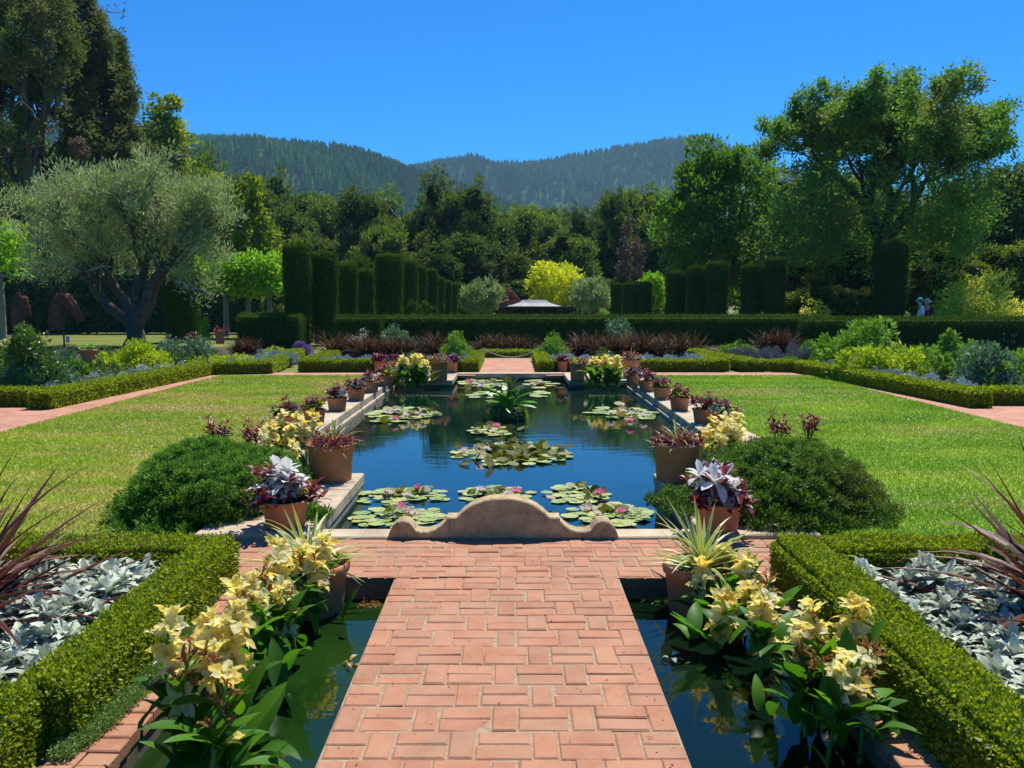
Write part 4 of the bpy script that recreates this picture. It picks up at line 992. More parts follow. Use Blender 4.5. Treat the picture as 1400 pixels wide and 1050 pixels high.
# ================================================================== MIDDLE DISTANCE: BEDS
bx = dict(asp=.45, jit=.012, up=.5, round_=.04)
slant_hedge('box_hedge', 'low sunlit box hedge bordering the long brick path in front of the olive tree', 'hedge',
            [((-14, 13.35), (-6.86, 13.35)), ((-6.86, 13.0), (-6.5, 19.1)), ((-6.5, 19.1), (-5.3, 19.4)), ((-5.3, 19.4), (-5.75, 24.4))],
            M['box'], 3600, .05, .34, .26, 131, **bx)
slant_hedge('box_hedge', 'low box hedge bordering the brick path in front of the tall green bushes', 'hedge',
            [((6.95, 13.55), (14, 13.45))] + [((6.40, 19.75), (6.98, 13.2)), ((5.42, 19.95), (6.40, 19.75)), ((4.95, 24.6), (5.42, 19.95))], M['box'], 3600, .05, -.34, .25, 132, **bx)
slant_hedge('box_hedge', 'low box hedge round the bronze grass bed past the pool end, olive tree side', 'hedge',
            [((-4.78, 19.75), (-.74, 19.95)), ((-.74, 19.75), (-.74, 23.6)), ((-4.9, 23.5), (-4.78, 19.75))], M['box'], 3600, .05, -.32, .26, 133, **bx)
slant_hedge('box_hedge', 'low box hedge round the bronze grass bed past the pool end, big oak side', 'hedge',
            [((.62, 19.95), (4.95, 19.85)), ((4.95, 19.85), (5.05, 22.5)), ((.62, 23.6), (.62, 19.75))], M['box'], 3600, .05, -.32, .26, 134, **bx)
hedge('box_hedge', 'low dark box hedge closing the brick path behind the rope', 'hedge', [(-.9, .9, 24.7, 25.1, 0, .2)], M['box'], 2500, .05, 135, **bx)

rope = thing('rope_barrier', 'slack pale rope slung between short posts across the far brick path', 'rope barrier', (0, 24.3, 0))
for s in (-.74, .70):
    mb = MB(); lathe(mb, [(.02, 0), (.018, .27), (.026, .275), (.026, .295), (0, .3)], 8); p = mb.build('post', M['ropem'], rope); p.location = (s, 0, 0)
mb = MB(); xs = np.linspace(-.74, .70, 15); tube(mb, np.stack([xs, xs * 0, .05 + .21 * (xs / .72) ** 2], -1), np.full(15, .012), 5); mb.build('rope', M['ropem'], rope)

YEW = dict(asp=.28, jit=.03, up=.9, round_=.08, shoot=.06)
hedge('yew_hedge', 'long dark clipped hedge closing the garden behind the far beds', 'hedge', [(-4.62, 10.9, 31.0, 31.9, 0, 1.03, 'tnsew')], M['yew'], 800, .085, 141, **YEW)
hedge('yew_hedge', 'dark clipped hedge in front of the two visitors', 'hedge', [(9.25, 22, 27.4, 28.3, 0, 1.03, 'tsew')], M['yew'], 800, .085, 142, **YEW)
a = atY(463, 432, 30.9); hedge('yew_hedge', 'short clipped hedge joining the long dark hedge at a lit corner', 'hedge', [(a.x, -4.5, 30.2, 31.2, 0, a.z - .03, 'tsew')], M['yew'], 800, .085, 143, **YEW)
a = atY(323, 430, 30.2); b = atY(409, 430, 30.2); hedge('yew_hedge', 'freestanding clipped hedge block before the two tallest columns', 'hedge', [(a.x, b.x, 30.2, 31.8, 0, a.z - .03, 'tsew')], M['yew'], 800, .085, 144, **YEW)

def bush(name, label, cat, px, ytop, ybase, wpx, mat, s, n=60, per=40, asp=.45, up=.35, seed=1, group=None, depth=.8, Y=None, cl=.3, k=.8, amp=.25, flat=1, out=.7, tm=None, inner=.6, taper=0.0):
    rng = np.random.default_rng(seed)
    p = at(px, ybase, 0) if Y is None else Vector((atY(px, ytop, Y).x, Y, 0))
    h = atY(px, ytop, p.y).z; r = wpx * p.y / F / 2; mb = MB(); c = min(r, h) * cl
    P = crown_pts(rng, n, max(.05, r - c * .6), max(.05, r * depth - c * .6), max(.05, h - c * .6), amp, inner, -.05, taper); P[:, 2] = np.abs(P[:, 2])
    clumps(mb, rng, P, rng.uniform(.6, 1.3, n) * c, per, s, asp, up, out, flat=flat, tm=tm)
    if k: core(mb, r, r * depth, h, k=k * .8)
    p.y += r * depth * .5
    return tag(mb.build(name, mat, loc=p), label, cat, group)

def blades(name, label, cat, px, ytop, ybase, wpx, mat, n, W, seed, group=None, Y=None, e0=.5, bends=(.1, .5, 1.0)):
    rng = np.random.default_rng(seed); p = at(px, ybase, 0) if Y is None else Vector((atY(px, ytop, Y).x, Y, 0)); h = atY(px, ytop, p.y).z; r = wpx * p.y / F / 2; mb = MB()
    for j in range(max(1, n // 40)):
        a = rng.uniform(0, 6.28); q = r * .6 * math.sqrt(rng.random()); rosette(mb, rng, 40, h * 1.08, W, e0, 1.4, bends, .4, blade_prof, (q * math.cos(a), q * math.sin(a) * .7, 0), seg=4, lvar=.3, spreadbase=.05)
    return tag(mb.build(name, mat, loc=p), label, cat, group)

# rows of bronze flax
def flax_row(px0, px1, n, y0, y1, label, group, seed):
    rng = np.random.default_rng(seed); protos = []
    for i in range(n):
        px = px0 + (px1 - px0) * i / (n - 1) + rng.normal() * 2; p = at(px, 488, 0); p.y += rng.uniform(0, 1.2); p.x *= p.y / at(px, 488, 0).y
        if len(protos) < 3: o = blades('bronze_flax', label, 'flax', px, y0 + rng.normal() * 2, 488, 40, M['redgrass'], 240, .03, seed + i, group, e0=.12, bends=(.4, .9, 1.5)); o.location = p; protos.append(o)
        else: dup(protos[i % 3], p, rng.uniform(0, 6), (1, 1, rng.uniform(.85, 1.12)), label, group)
flax_row(462, 600, 10, 458, 488, 'bronze flax in the row behind silver plants, olive tree side of the far path', 'bronze flax in the far bed on the olive tree side', 151)
flax_row(790, 942, 11, 456, 488, 'bronze flax in the row behind silver plants, big oak side of the far path', 'bronze flax in the far bed on the big oak side', 171)
flax_row(660, 730, 6, 462, 486, 'dark flax in the hedge shade at the end of the far brick path', 'dark flax closing the far path', 191)
for o in bpy.data.objects:
    if o.get('group') == 'dark flax closing the far path': o.location.y = 26.6 + (o.location.x * 7 % 1); o.location.x *= 1.06
blades('bronze_flax', 'rust red flax clump before the step in the long hedge', 'flax', 1066, 451, 482, 100, M['redgrass'], 400, .05, 211, e0=.25)
blades('bronze_flax', 'bronze grassy clump before the freestanding hedge block', 'flax', 336, 463, 484, 70, M['redgrass'], 240, .04, 212, e0=.3)

# silver and lavender edging plants, individually planted
def edging(name, label, cat, group, pts, mat, r, h, s, seed, per=50, asp=.35, up=.5):
    rng = np.random.default_rng(seed); protos = []
    for i, (x, y) in enumerate(pts):
        if i < 3:
            mb = MB(); P = crown_pts(rng, 22, r * .8, r * .8, h * .85, .25, .3, 0.0); clumps(mb, rng, P, rng.uniform(.6, 1.2, 22) * r * .35, per, s, asp, up)
            o = mb.build(name, mat, loc=(x, y, 0)); tag(o, label, cat, group); protos.append(o)
        else: dup(protos[i % 3], (x, y, 0), rng.uniform(0, 6), rng.uniform(.8, 1.2), label, group)
rng = np.random.default_rng(220)
jit = lambda x, y, s=.06: (x + rng.normal() * s, y + rng.normal() * s)
edging('silver_plant', 'low silver plant lining the low hedge before the olive tree', 'plant', 'silver plants lining the olive tree bed', [jit(-7.35 + .30 * t * .9 / 1 - (j * .28), 13.8 + 5.6 * t) for j in range(2) for t in np.linspace(0, 1, 16)], M['silver'], .17, .25, .05, 221)
edging('silver_plant', 'low silver plant in the bed corner by the hedge block, olive tree side', 'plant', 'silver plants at the far corner of the olive tree bed', [jit(-5.75 - .3 * j + (i % 2) * .1, 19.9 + .4 * i) for j in range(3) for i in range(8)], M['silverblue'], .2, .27, .06, 222)
edging('silver_plant', 'low silver plant in front of the bronze flax, olive tree side of the far path', 'plant', 'silver plants of the far bed on the olive tree side', [jit(-4.45 + .3 * i, 20.3 + .45 * j) for j in range(4) for i in range(12)], M['silverblue'], .19, .24, .06, 223)
edging('silver_plant', 'low silver plant in front of the bronze flax, big oak side of the far path', 'plant', 'silver plants of the far bed on the big oak side', [jit(1.0 + .3 * i, 20.35 + .45 * j) for j in range(4) for i in range(13)], M['silverblue'], .19, .24, .06, 224)
edging('silver_plant', 'low silver plant along the hedge below the tall green bushes', 'plant', 'silver plants lining the big oak side bed', [jit(7.35 + .3 * j - .3 * t, 13.9 + 5.6 * t) for j in range(2) for t in np.linspace(0, 1, 15)], M['silverblue'], .18, .24, .05, 225)
edging('lavender', 'purple flowered lavender in the bed before the rust red flax', 'lavender', 'lavender before the rust red flax', [jit(5.6 + .35 * i, 21.6 + .5 * j, .1) for j in range(4) for i in range(11)], M['lavender'], .22, .36, .08, 226, asp=.14, up=1.2)
edging('green_plant', 'low green feathery plant between the lavender and the box hedge', 'plant', 'green plants before the lavender', [jit(5.6 + .33 * i, 20.4 + .42 * j, .08) for j in range(2) for i in range(8)], M['midgreen'], .2, .24, .06, 227)
edging('green_plant', 'leafy green filler plant among the bushes below the visitors', 'plant', 'filler plants among the bushes below the visitors', [jit(8.3 + .8 * i - .1 * j, 14.8 + .95 * j, .2) for j in range(9) for i in range(5)], M['midgreen'], .36, .5, .09, 229)
edging('green_plant', 'leafy green filler plant among the bushes before the olive trunk', 'plant', 'filler plants among the bushes before the olive trunk', [jit(-8.4 - .85 * i + .1 * j, 15.4 + 1.0 * j, .2) for j in range(8) for i in range(6)], M['darkshrub'], .34, .36, .08, 230)
edging('green_plant', 'low green plant with yellow tips before the bronze grassy clump', 'plant', 'green plants before the bronze grassy clump', [jit(-6.3 - .42 * i, 20.4 + .6 * j, .1) for j in range(4) for i in range(6)], M['charteuse'], .2, .26, .06, 228)

# bushes of the olive tree bed
B = bush
B('shrub', 'large dark green glossy shrub at the photograph edge beside the olive bed hedge', 'shrub', 22, 448, 552, 110, M['darkshrub'], .07, 90, 60, .5, seed=231, Y=14.3, cl=.22)
B('shrub', 'blue green broad leaved shrub just behind the low hedge corner', 'shrub', 62, 497, 545, 92, M['bluegreen'], .075, 60, 50, .55, seed=232, Y=14.6, cl=.25)
B('euphorbia', 'acid green mounded bush in front of the olive trunk', 'shrub', 195, 470, 508, 82, M['charteuse'], .09, 70, 60, .4, .8, seed=233, Y=19.2, cl=.25)
B('euphorbia', 'small acid green bush beside the pedestal pot', 'shrub', 146, 482, 508, 36, M['charteuse'], .08, 30, 50, .4, .8, seed=234, Y=18.6, cl=.3)
B('shrub', 'grey green bush between the acid green mound and the clipped block', 'shrub', 245, 460, 500, 80, M['bluegreen'], .08, 60, 50, .5, seed=235, Y=21, cl=.25)
B('shrub', 'dull grey green sub shrub at the foot of the rusty horse head', 'shrub', 84, 478, 500, 62, M['bluegreen'], .07, 40, 40, .3, .8, seed=236, Y=19.5, cl=.25)
B('shrub', 'leafy green plant between the blue green shrub and the pedestal', 'shrub', 98, 486, 520, 44, M['midgreen'], .08, 36, 44, .45, seed=237, Y=17, cl=.28)
B('shrub', 'purple flowered bush in the gap between clipped block and column', 'shrub', 413, 466, 484, 26, M['lilac'], .07, 40, 44, .4, seed=238, cl=.3)
B('shrub', 'yellow flowered low plant in front of the bronze grassy clump', 'shrub', 376, 476, 490, 46, M['charteuse'], .07, 36, 40, .4, seed=239, cl=.3)
B('shrub', 'grey green mound rising above the bronze flax, olive tree side', 'shrub', 545, 446, 470, 48, M['bluegreen'], .1, 40, 44, .45, seed=240, Y=27.5, cl=.28)
B('shrub', 'cream flower sprays above the bronze flax, olive tree side', 'shrub', 494, 453, 470, 36, M['creamfl'], .06, 26, 20, .5, seed=241, Y=27, cl=.3, k=0)
B('shrub', 'bright feathery green bush beside the far path, olive tree side', 'shrub', 622, 460, 490, 52, M['midgreen'], .08, 60, 60, .3, .7, seed=242, Y=23, cl=.28)
B('shrub', 'bright feathery green bush beside the far path, big oak side', 'shrub', 752, 458, 490, 56, M['midgreen'], .08, 60, 60, .3, .7, seed=243, Y=23, cl=.28)
B('shrub', 'grey green mound rising above the bronze flax, big oak side', 'shrub', 848, 444, 470, 46, M['bluegreen'], .1, 40, 44, .45, seed=244, Y=27.5, cl=.28)
B('shrub', 'low dark green dome behind the far canna, olive tree side', 'shrub', 566, 484, 503, 48, M['darkshrub'], .05, 60, 60, .3, seed=245, Y=19.9, cl=.25)
B('shrub', 'low dark green dome behind the far canna, big oak side', 'shrub', 824, 480, 503, 48, M['darkshrub'], .05, 60, 60, .3, seed=246, Y=19.9, cl=.25)
# bushes of the bed on the other side
B('shrub', 'tall leafy green bush beside the yellow green spreading one', 'shrub', 1178, 446, 510, 96, M['midgreen'], .1, 80, 60, .5, .5, seed=251, Y=19.5, cl=.24, amp=.35)
B('shrub', 'upright narrow green bush before the step in the hedge', 'shrub', 1143, 455, 505, 40, M['midgreen'], .09, 50, 50, .45, .8, seed=252, Y=20.5, cl=.28, amp=.4)
B('shrub', 'spreading yellow green bush in the bed below the visitors', 'shrub', 1215, 464, 522, 110, M['charteuse'], .1, 90, 60, .4, .5, seed=253, Y=17.3, cl=.22, amp=.35)
B('shrub', 'leafy green bush with a dark bloom below the visitors', 'shrub', 1300, 466, 524, 52, M['midgreen'], .1, 60, 50, .5, .7, seed=254, Y=17, cl=.26, amp=.4)
B('shrub', 'grey green bush tipped with lilac spikes at the photograph edge', 'shrub', 1368, 474, 545, 96, M['bluegreen'], .08, 80, 60, .45, .5, seed=255, Y=14.9, cl=.22, amp=.3)
B('salvia', 'lilac flower spikes standing out of the grey green bush', 'flower', 1368, 468, 545, 90, M['lilac'], .035, 44, 10, .3, 1.2, seed=256, Y=14.8, cl=.16, k=0, amp=.3)
B('shrub', 'pale green low plant at the foot of the rust red flax', 'shrub', 1010, 470, 488, 70, M['midgreen'], .08, 40, 44, .35, .8, seed=257, Y=24, cl=.28)
B('salvia', 'dusky purple flower spikes by the tall leafy bush', 'flower', 1210, 452, 505, 44, M['lilac'], .05, 22, 16, .3, 1.2, seed=258, Y=20.5, cl=.2, k=0)

# pots in the olive bed
for (px, ytop, yb, w_, lab, sd_, Y) in ((121, 478, 494, 22, 'square based terracotta pot on a dark pedestal in the olive bed', 261, 19.5), (262, 460, 477, 15, 'terracotta pot in the shade right beside the dark column near the olive', 262, 27), (301, 452, 470, 14, 'terracotta pot of red leaves on the grass edge near the hedge block', 263, 28.5)):
    p = atY(px, yb, Y); k = Y / F
    potted(lab, (p.x, Y, max(0, p.z)), w_ * k / 2, w_ * k / 2 * .8, (yb - ytop) * k, [('red_leaves', M['burg'] if sd_ != 261 else M['midgreen'], lambda mb, r, R, z: p_burg(mb, r, R, z, 14, .08))], sd_)
    if sd_ == 261:
        mb = MB(); cbox(mb, p.x - .17, p.x + .17, Y - .17, Y + .17, 0, p.z, .02); tag(mb.build('pedestal', M['darkwood']), 'dark square pedestal carrying a terracotta pot in the olive bed', 'pedestal')
# rusty horse heads on poles and a plant label
def horse_head(label, px, ytop, ybot, Y, seed, face=1.0, width=1.0):
    rng = np.random.default_rng(seed); t = atY(px, ytop, Y); b = atY(px, ybot, Y); H = t.z - b.z
    o = thing('horse_head_sculpture', label, 'sculpture', (t.x, Y, 0))
    mb = MB(); z0 = b.z
    def el(pts, rx, ry, m=0):
        pts = np.array(pts, float); n = len(pts); T = nrm(np.gradient(pts, axis=0)); S = np.tile(np.array([0, 1., 0]), (n, 1)); Up = np.cross(S, T); a = np.arange(12) * PI / 6
        V = pts[:, None] + Up[:, None] * (np.cos(a)[None, :, None] * np.array(rx)[:, None, None]) + S[:, None] * (np.sin(a)[None, :, None] * np.array(ry)[:, None, None])
        V = V.reshape(-1, 3) + rng.normal(size=(n * 12, 3)) * .012 * H
        Fq = [[i * 12 + j, i * 12 + (j + 1) % 12, (i + 1) * 12 + (j + 1) % 12, (i + 1) * 12 + j] for i in range(n - 1) for j in range(12)]
        mb.add(V, [np.array(Fq), np.array([list(range(12))[::-1], list(range((n - 1) * 12, n * 12))])])
    f = face * H * width
    el([(-.14 * f, 0, z0), (-.15 * f, 0, z0 + .25 * H), (-.10 * f, 0, z0 + .55 * H), (-.02 * f, 0, z0 + .78 * H), (.02 * f, 0, z0 + .88 * H)], [.17 * H, .19 * H, .16 * H, .13 * H, .05 * H], [.13 * H, .13 * H, .11 * H, .09 * H, .04 * H])
    el([(-.06 * f, 0, z0 + .82 * H), (.08 * f, 0, z0 + .72 * H), (.26 * f, 0, z0 + .48 * H), (.38 * f, 0, z0 + .30 * H), (.42 * f, 0, z0 + .24 * H)], [.07 * H, .17 * H, .13 * H, .10 * H, .05 * H], [.06 * H, .11 * H, .09 * H, .075 * H, .03 * H])
    for s in (-1, 1): mb.scatter(leaf_t(.5, .3), np.array([[0, s * .07 * H, z0 + .84 * H]]), orient(np.array([[.1, s * .2, 1.]]), np.array([[1., 0, .1]])) * .2 * H, np.zeros(1))
    n = 26; tt = np.linspace(0, 1, n); P = np.stack([-.02 * f - .36 * f * (1 - tt), rng.normal(size=n) * .02 * H, z0 + (.15 + .7 * tt) * H], -1)
    mb.scatter(strip_t(4, .22, 1.2, .2), P, orient(np.stack([np.full(n, -face), rng.normal(size=n) * .4, np.full(n, .3)], -1), np.tile([0, 0, 1.], (n, 1))) * .22 * H, rng.random(n))
    mb.build('head', M['rust'], o)
    mb = MB(); tube(mb, [(0, 0, 0), (0, 0, z0 + .2 * H)], [.03, .025], 8); mb.build('pole', M['rust'], o)
horse_head('rusty iron horse head on a pole under the olive branches, facing the trunk', 84, 392, 452, 27.5, 271, 1, 1.0)
horse_head('rusty iron horse head farthest from the olive trunk, above the glossy shrub', 27, 394, 450, 27.5, 272, .6, .55)
p = atY(93, 470, 25); o = thing('plant_label', 'small grey label on a thin stake in the grass near the rusty horse head', 'sign', (p.x, 25, 0))
mb = MB(); tube(mb, [(0, 0, 0), (0, 0, .5)], [.008, .008], 5); mb.build('stake', M['darkwood'], o)
mb = MB(); cbox(mb, -.05, .05, -.012, 0, .42, .6, .004); mb.build('plate', M['signgrey'], o)

# ---- visitors
def person(label, X, Y, face, h, cols, seed, hat):
    root = thing('person', label, 'person', (X, Y, 0), 'visitors behind the hedge', rz=face)
    k = h / 1.75
    J = dict(pel=(0, 0, .95), spi=(.02, 0, 1.12), che=(.0, 0, 1.33), nek=(.03, 0, 1.48), hd0=(.05, 0, 1.56), hd1=(.06, 0, 1.66), hd2=(.05, 0, 1.74), nose=(.165, 0, 1.615))
    rad = dict(pel=(.15, .12), spi=(.15, .11), che=(.17, .12), nek=(.055, .055), hd0=(.075, .07), hd1=(.095, .08), hd2=(.06, .055), nose=(.02, .018))
    E_ = [('pel', 'spi'), ('spi', 'che'), ('che', 'nek'), ('nek', 'hd0'), ('hd0', 'hd1'), ('hd1', 'hd2'), ('hd0', 'nose')]
    for s, n in ((-1, 'r'), (1, 'l')):
        J.update({n + 'sh': (0, s * .19, 1.40), n + 'el': (-.03, s * .25, 1.13), n + 'wr': (.14, s * .22, .93), n + 'ha': (.2, s * .21, .86), n + 'hp': (0, s * .10, .90), n + 'kn': (.04 * s, s * .11, .50), n + 'an': (-.02 + .05 * s, s * .11, .09), n + 'to': (.15 + .05 * s, s * .12, .04)})
        rad.update({n + 'sh': (.062, .06), n + 'el': (.045, .045), n + 'wr': (.03, .025), n + 'ha': (.042, .02), n + 'hp': (.10, .095), n + 'kn': (.065, .06), n + 'an': (.045, .045), n + 'to': (.04, .03)})
        for f in range(5):
            J[n + 'f%d' % f] = (.24 + .03 * (f < 4), s * (.21 - .03 + .015 * f), .80 + .012 * (f == 4)); rad[n + 'f%d' % f] = (.009, .009); E_.append((n + 'ha', n + 'f%d' % f))
        E_ += [('che', n + 'sh'), (n + 'sh', n + 'el'), (n + 'el', n + 'wr'), (n + 'wr', n + 'ha'), ('pel', n + 'hp'), (n + 'hp', n + 'kn'), (n + 'kn', n + 'an'), (n + 'an', n + 'to')]
    def skin(nm, names, grow_, mat):
        ks = [a for a in J if a in names]; me = bpy.data.meshes.new(nm); me.from_pydata([tuple(c * k for c in J[a]) for a in ks], [(ks.index(a), ks.index(b)) for a, b in E_ if a in ks and b in ks], [])
        ob = bpy.data.objects.new(nm, me); C.objects.link(ob); ob.parent = root; me.materials.append(mat)
        ob.modifiers.new('skin', 'SKIN'); ob.modifiers.new('sub', 'SUBSURF').render_levels = 2
        if not me.skin_vertices: return ob
        for v, a in zip(me.skin_vertices[0].data, ks): v.radius = tuple((q * grow_ + (.012 if grow_ > 1 else 0)) * k for q in rad[a])
        me.skin_vertices[0].data[0].use_root = True
        return ob
    skin('body', list(J), 1.0, M['skin'])
    skin('shirt', ['pel', 'spi', 'che', 'rsh', 'lsh', 'rel', 'lel'], 1.08, cols[0])
    skin('trousers', ['pel', 'rhp', 'lhp', 'rkn', 'lkn', 'ran', 'lan'], 1.08, M['denim'])
    mb = MB(); a = np.linspace(0, PI / 2, 6); lathe(mb, [(.112, -.01)] + [(.112 * math.cos(q), .11 * math.sin(q)) for q in a], 18)
    if hat == 'cap': mb.scatter(strip_t(4, 1.3, .5, -.1, lambda t: (1 - t ** 3) ** .5 + .01), np.array([[.07, 0, 0.]]), orient(np.array([[1., 0, -.1]]), np.array([[0, 0, 1.]])) * .13, np.zeros(1))
    else: lathe(mb, [(.11, .0), (.19, -.025), (.19, -.032), (.11, -.01)], 18)
    c = mb.build('hat', cols[1], root, True); c.location = (.05 * k, 0, 1.665 * k)
    mb = MB(); lathe(mb, [(.098 * math.cos(q), .098 * math.sin(q)) for q in np.linspace(-.9, .5, 6)], 16); c = mb.build('hair', M['greycloth'] if hat != 'cap' else M['oakbark'], root, True); c.location = (.035 * k, 0, 1.655 * k)
    for s in (-1, 1):
        mb = MB(); lathe(mb, [(.0, -.011), (.009, -.006), (.011, 0), (.009, .006), (0, .011)], 8); e = mb.build('eye', M['darkwood'], root); e.location = (.138 * k, s * .034 * k, 1.645 * k)
p = atY(1259, 433, 32.3); person('person in a teal cap and pale shirt bending over behind the clipped hedge', p.x, 32.3, PI * .92, 1.69, (M['shirt'], M['teal']), 281, 'cap')
p = atY(1268, 433, 32.9); person('person in a grey hat and maroon top half hidden behind the teal capped one', p.x, 32.9, PI * 1.1, 1.66, (M['maroon'], M['greycloth']), 282, 'hat')

# ---- clipped yew columns
def column(label, px, ytop, wpx, Y, seed, group, mat=None, taperp=.08):
    rng = np.random.default_rng(seed); t = atY(px, ytop, Y); h, R = t.z, wpx * Y / F / 2; mb = MB()
    n = int(900 * R * h * 6.3 / max(1, Y / 32) ** 1.2) + 1500
    a = rng.uniform(0, 2 * PI, n); z = rng.random(n) ** .9 * h; top = rng.random(n) < .2
    rr = R * (1 - taperp * (1 - z / h)) * (1 - .10 * np.clip((z - h * .93) / (h * .07), 0, 1) ** 2) * (1 + .05 * np.sin(a * 3 + seed) + .03 * np.sin(z * 3 + a * 2))
    q = np.where(top, rr * np.sqrt(rng.random(n)), rr * rng.uniform(.93, 1.03, n)); z = np.where(top, h * (1 - .05 * (q / R) ** 2) + rng.normal(size=n) * .04, z)
    P = np.stack([q * np.cos(a), q * np.sin(a), z], -1); o_ = np.stack([np.cos(a), np.sin(a), top * 1.5], -1)
    D = nrm(o_ * .35 + rdir(rng, n) * .45 + np.array([0, 0, .9])); Nr = nrm(o_ + rdir(rng, n) * .5); s = .11 * max(1, Y / 34) ** .7 * rng.uniform(.6, 1.3, n)
    mb.scatter(leaf_t(.5), P, orient(D, Nr) * np.stack([s * .5, s, s], -1)[:, None, :], rng.random(n))
    lathe(mb, [(R * .86 * (1 - taperp), 0), (R * .9, h * .5), (R * .9, h * .93), (R * .5, h * .97), (0, h * .98)], 14)
    return tag(mb.build('yew_column', mat or M['yew'], loc=(t.x, Y, 0)), label, 'clipped tree', group)
gl = 'clipped yew columns on the olive tree side'
cols_ = [('clipped dark column standing beside the olive trunk', 248, 375, 46, 35.0), ('tallest clipped dark column, rising just behind the hedge block', 405, 336, 37, 31.5), ('tall clipped dark column with a grass gap beside its neighbour', 442, 347, 36, 32.6),
         ('clipped column third of the row beyond the two tallest', 473, 363, 29, 38), ('narrow clipped column half hidden before the round headed tree', 499, 371, 25, 42), ('broad tall clipped column beside the round headed tree', 533, 350, 36, 36),
         ('clipped column just past the broad tall one', 559, 358, 24, 40), ('clipped column above the clipped balls', 575, 366, 15, 44), ('clipped column beyond the clipped balls', 590, 370, 15, 47), ('small far clipped column next after the balls', 601, 382, 11, 50),
         ('small far clipped column between two slim ones', 611, 386, 11, 54), ('slim far clipped column', 620, 389, 10, 58), ('farthest slim clipped column next to the grey green olive', 628, 391, 9, 62)]
for i, (lab, px, yt, w_, Y) in enumerate(cols_): column(lab, px, yt, w_, Y, 301 + i, gl)
gr_ = 'clipped yew columns on the big oak side'
cols_ = [('widest clipped column, alone beside the two visitors', 1220, 333, 40, 33.5), ('clipped column in the shade below the oak, beside the pale twiggy bush', 1060, 355, 28, 36), ('clipped column with thin lit edges between two others under the maple', 1028, 365, 27, 36.5),
         ('clipped column directly under the dark maple', 981, 361, 28, 37), ('lit edged clipped column second from the low far group', 954, 367, 27, 38), ('dim clipped column beside the light green little tree', 925, 374, 27, 39),
         ('dim far clipped column nearest the light green little tree', 882, 389, 16, 46), ('dim far clipped column of four, second from the grey olive', 860, 389, 15, 48), ('dim far clipped column next to the grey olive', 843, 390, 14, 50), ('far slim clipped column before the brown leaved tree', 871, 389, 13, 47)]
for i, (lab, px, yt, w_, Y) in enumerate(cols_): column(lab, px, yt, w_, Y, 321 + i, gr_, M['yewdeep'])
# topiary
p = atY(500, 338, 48); B('topiary', 'clipped round headed dark tree above the row of columns', 'topiary', 500, 338, 432, 70, M['yew'], .14, 120, 60, .4, seed=341, Y=48, cl=.2, amp=.1, inner=.85)
for i, (px, yt, w_, lab) in enumerate(((563, 408, 18, 'small clipped ball nearest the broad tall column'), (582, 410, 26, 'larger clipped ball in the gap between columns'), (574, 416, 20, 'low clipped ball in front of the larger ball'), (594, 420, 14, 'tiny clipped ball past the larger ball'))):
    B('topiary', lab, 'topiary', px, yt, 440, w_, M['yew'], .08, 50, 44, .4, seed=345 + i, Y=36 + i * .4, cl=.22, amp=.05, inner=.85)
# pale shrubs behind the hedges
B('shrub', 'big pale yellow leaved shrub with arching sprays behind the hedge next to the visitors', 'shrub', 1352, 362, 440, 150, M['paleshrub'], .12, 190, 60, .35, .15, seed=351, Y=34, cl=.17, amp=.35)
B('shrub', 'light green little bush behind the hedge under the dark maple', 'shrub', 1118, 414, 440, 60, M['paleshrub'], .1, 50, 40, .4, seed=352, Y=34, cl=.25)
B('shrub', 'small bright green bush by the post under the lime green trees', 'shrub', 280, 434, 452, 14, M['lime'], .09, 24, 36, .5, seed=353, Y=38, cl=.3)
B('shrub', 'round green bush between grey olive and far dim columns', 'shrub', 824, 418, 440, 22, M['midgreen'], .1, 30, 40, .5, seed=354, Y=40, cl=.3)

# pavilion
pv = atY(730, 430, 58); pav = thing('pavilion', 'low garden pavilion with a pale flared hipped roof and dark eaves below the golden tree', 'pavilion', (pv.x, 58, 0))
k = 58 / F; zt, ze = atY(730, 410, 58).z, atY(730, 418.5, 58).z
mb = MB(); prof = [(36, 0), (27, .28), (20, .6), (15.5, 1.0)]; V, Fq = [], []
for i, (w_, t) in enumerate(prof):
    z = ze + (zt - ze) * t; d = w_ * .75
    V += [[-w_ * k, -d * k, z], [w_ * k, -d * k, z], [w_ * k, d * k, z], [-w_ * k, d * k, z]]
    if i:
        for j in range(4): Fq.append([(i - 1) * 4 + j, (i - 1) * 4 + (j + 1) % 4, i * 4 + (j + 1) % 4, i * 4 + j])
Fq.append([12, 13, 14, 15]); mb.add(V, np.array(Fq)); mb.build('roof', M['rooftile'], pav)
mb = MB(); cbox(mb, -35 * k, 35 * k, -26 * k, 26 * k, ze - .16, ze - .01, .03); mb.build('eaves', M['darkwood'], pav)
for s in (-1, -.35, .35, 1):
    for t in (-1, 1):
        mb = MB(); cbox(mb, -.08, .08, -.08, .08, 0, ze - .16, .015); q = mb.build('post', M['darkwood'], pav); q.location = (s * 30 * k, t * 22 * k, 0)
mb = MB(); cbox(mb, -30 * k, 30 * k, 21 * k, 21.6 * k, 0, ze - .17, .02); mb.build('back_wall', M['darkwood'], pav)
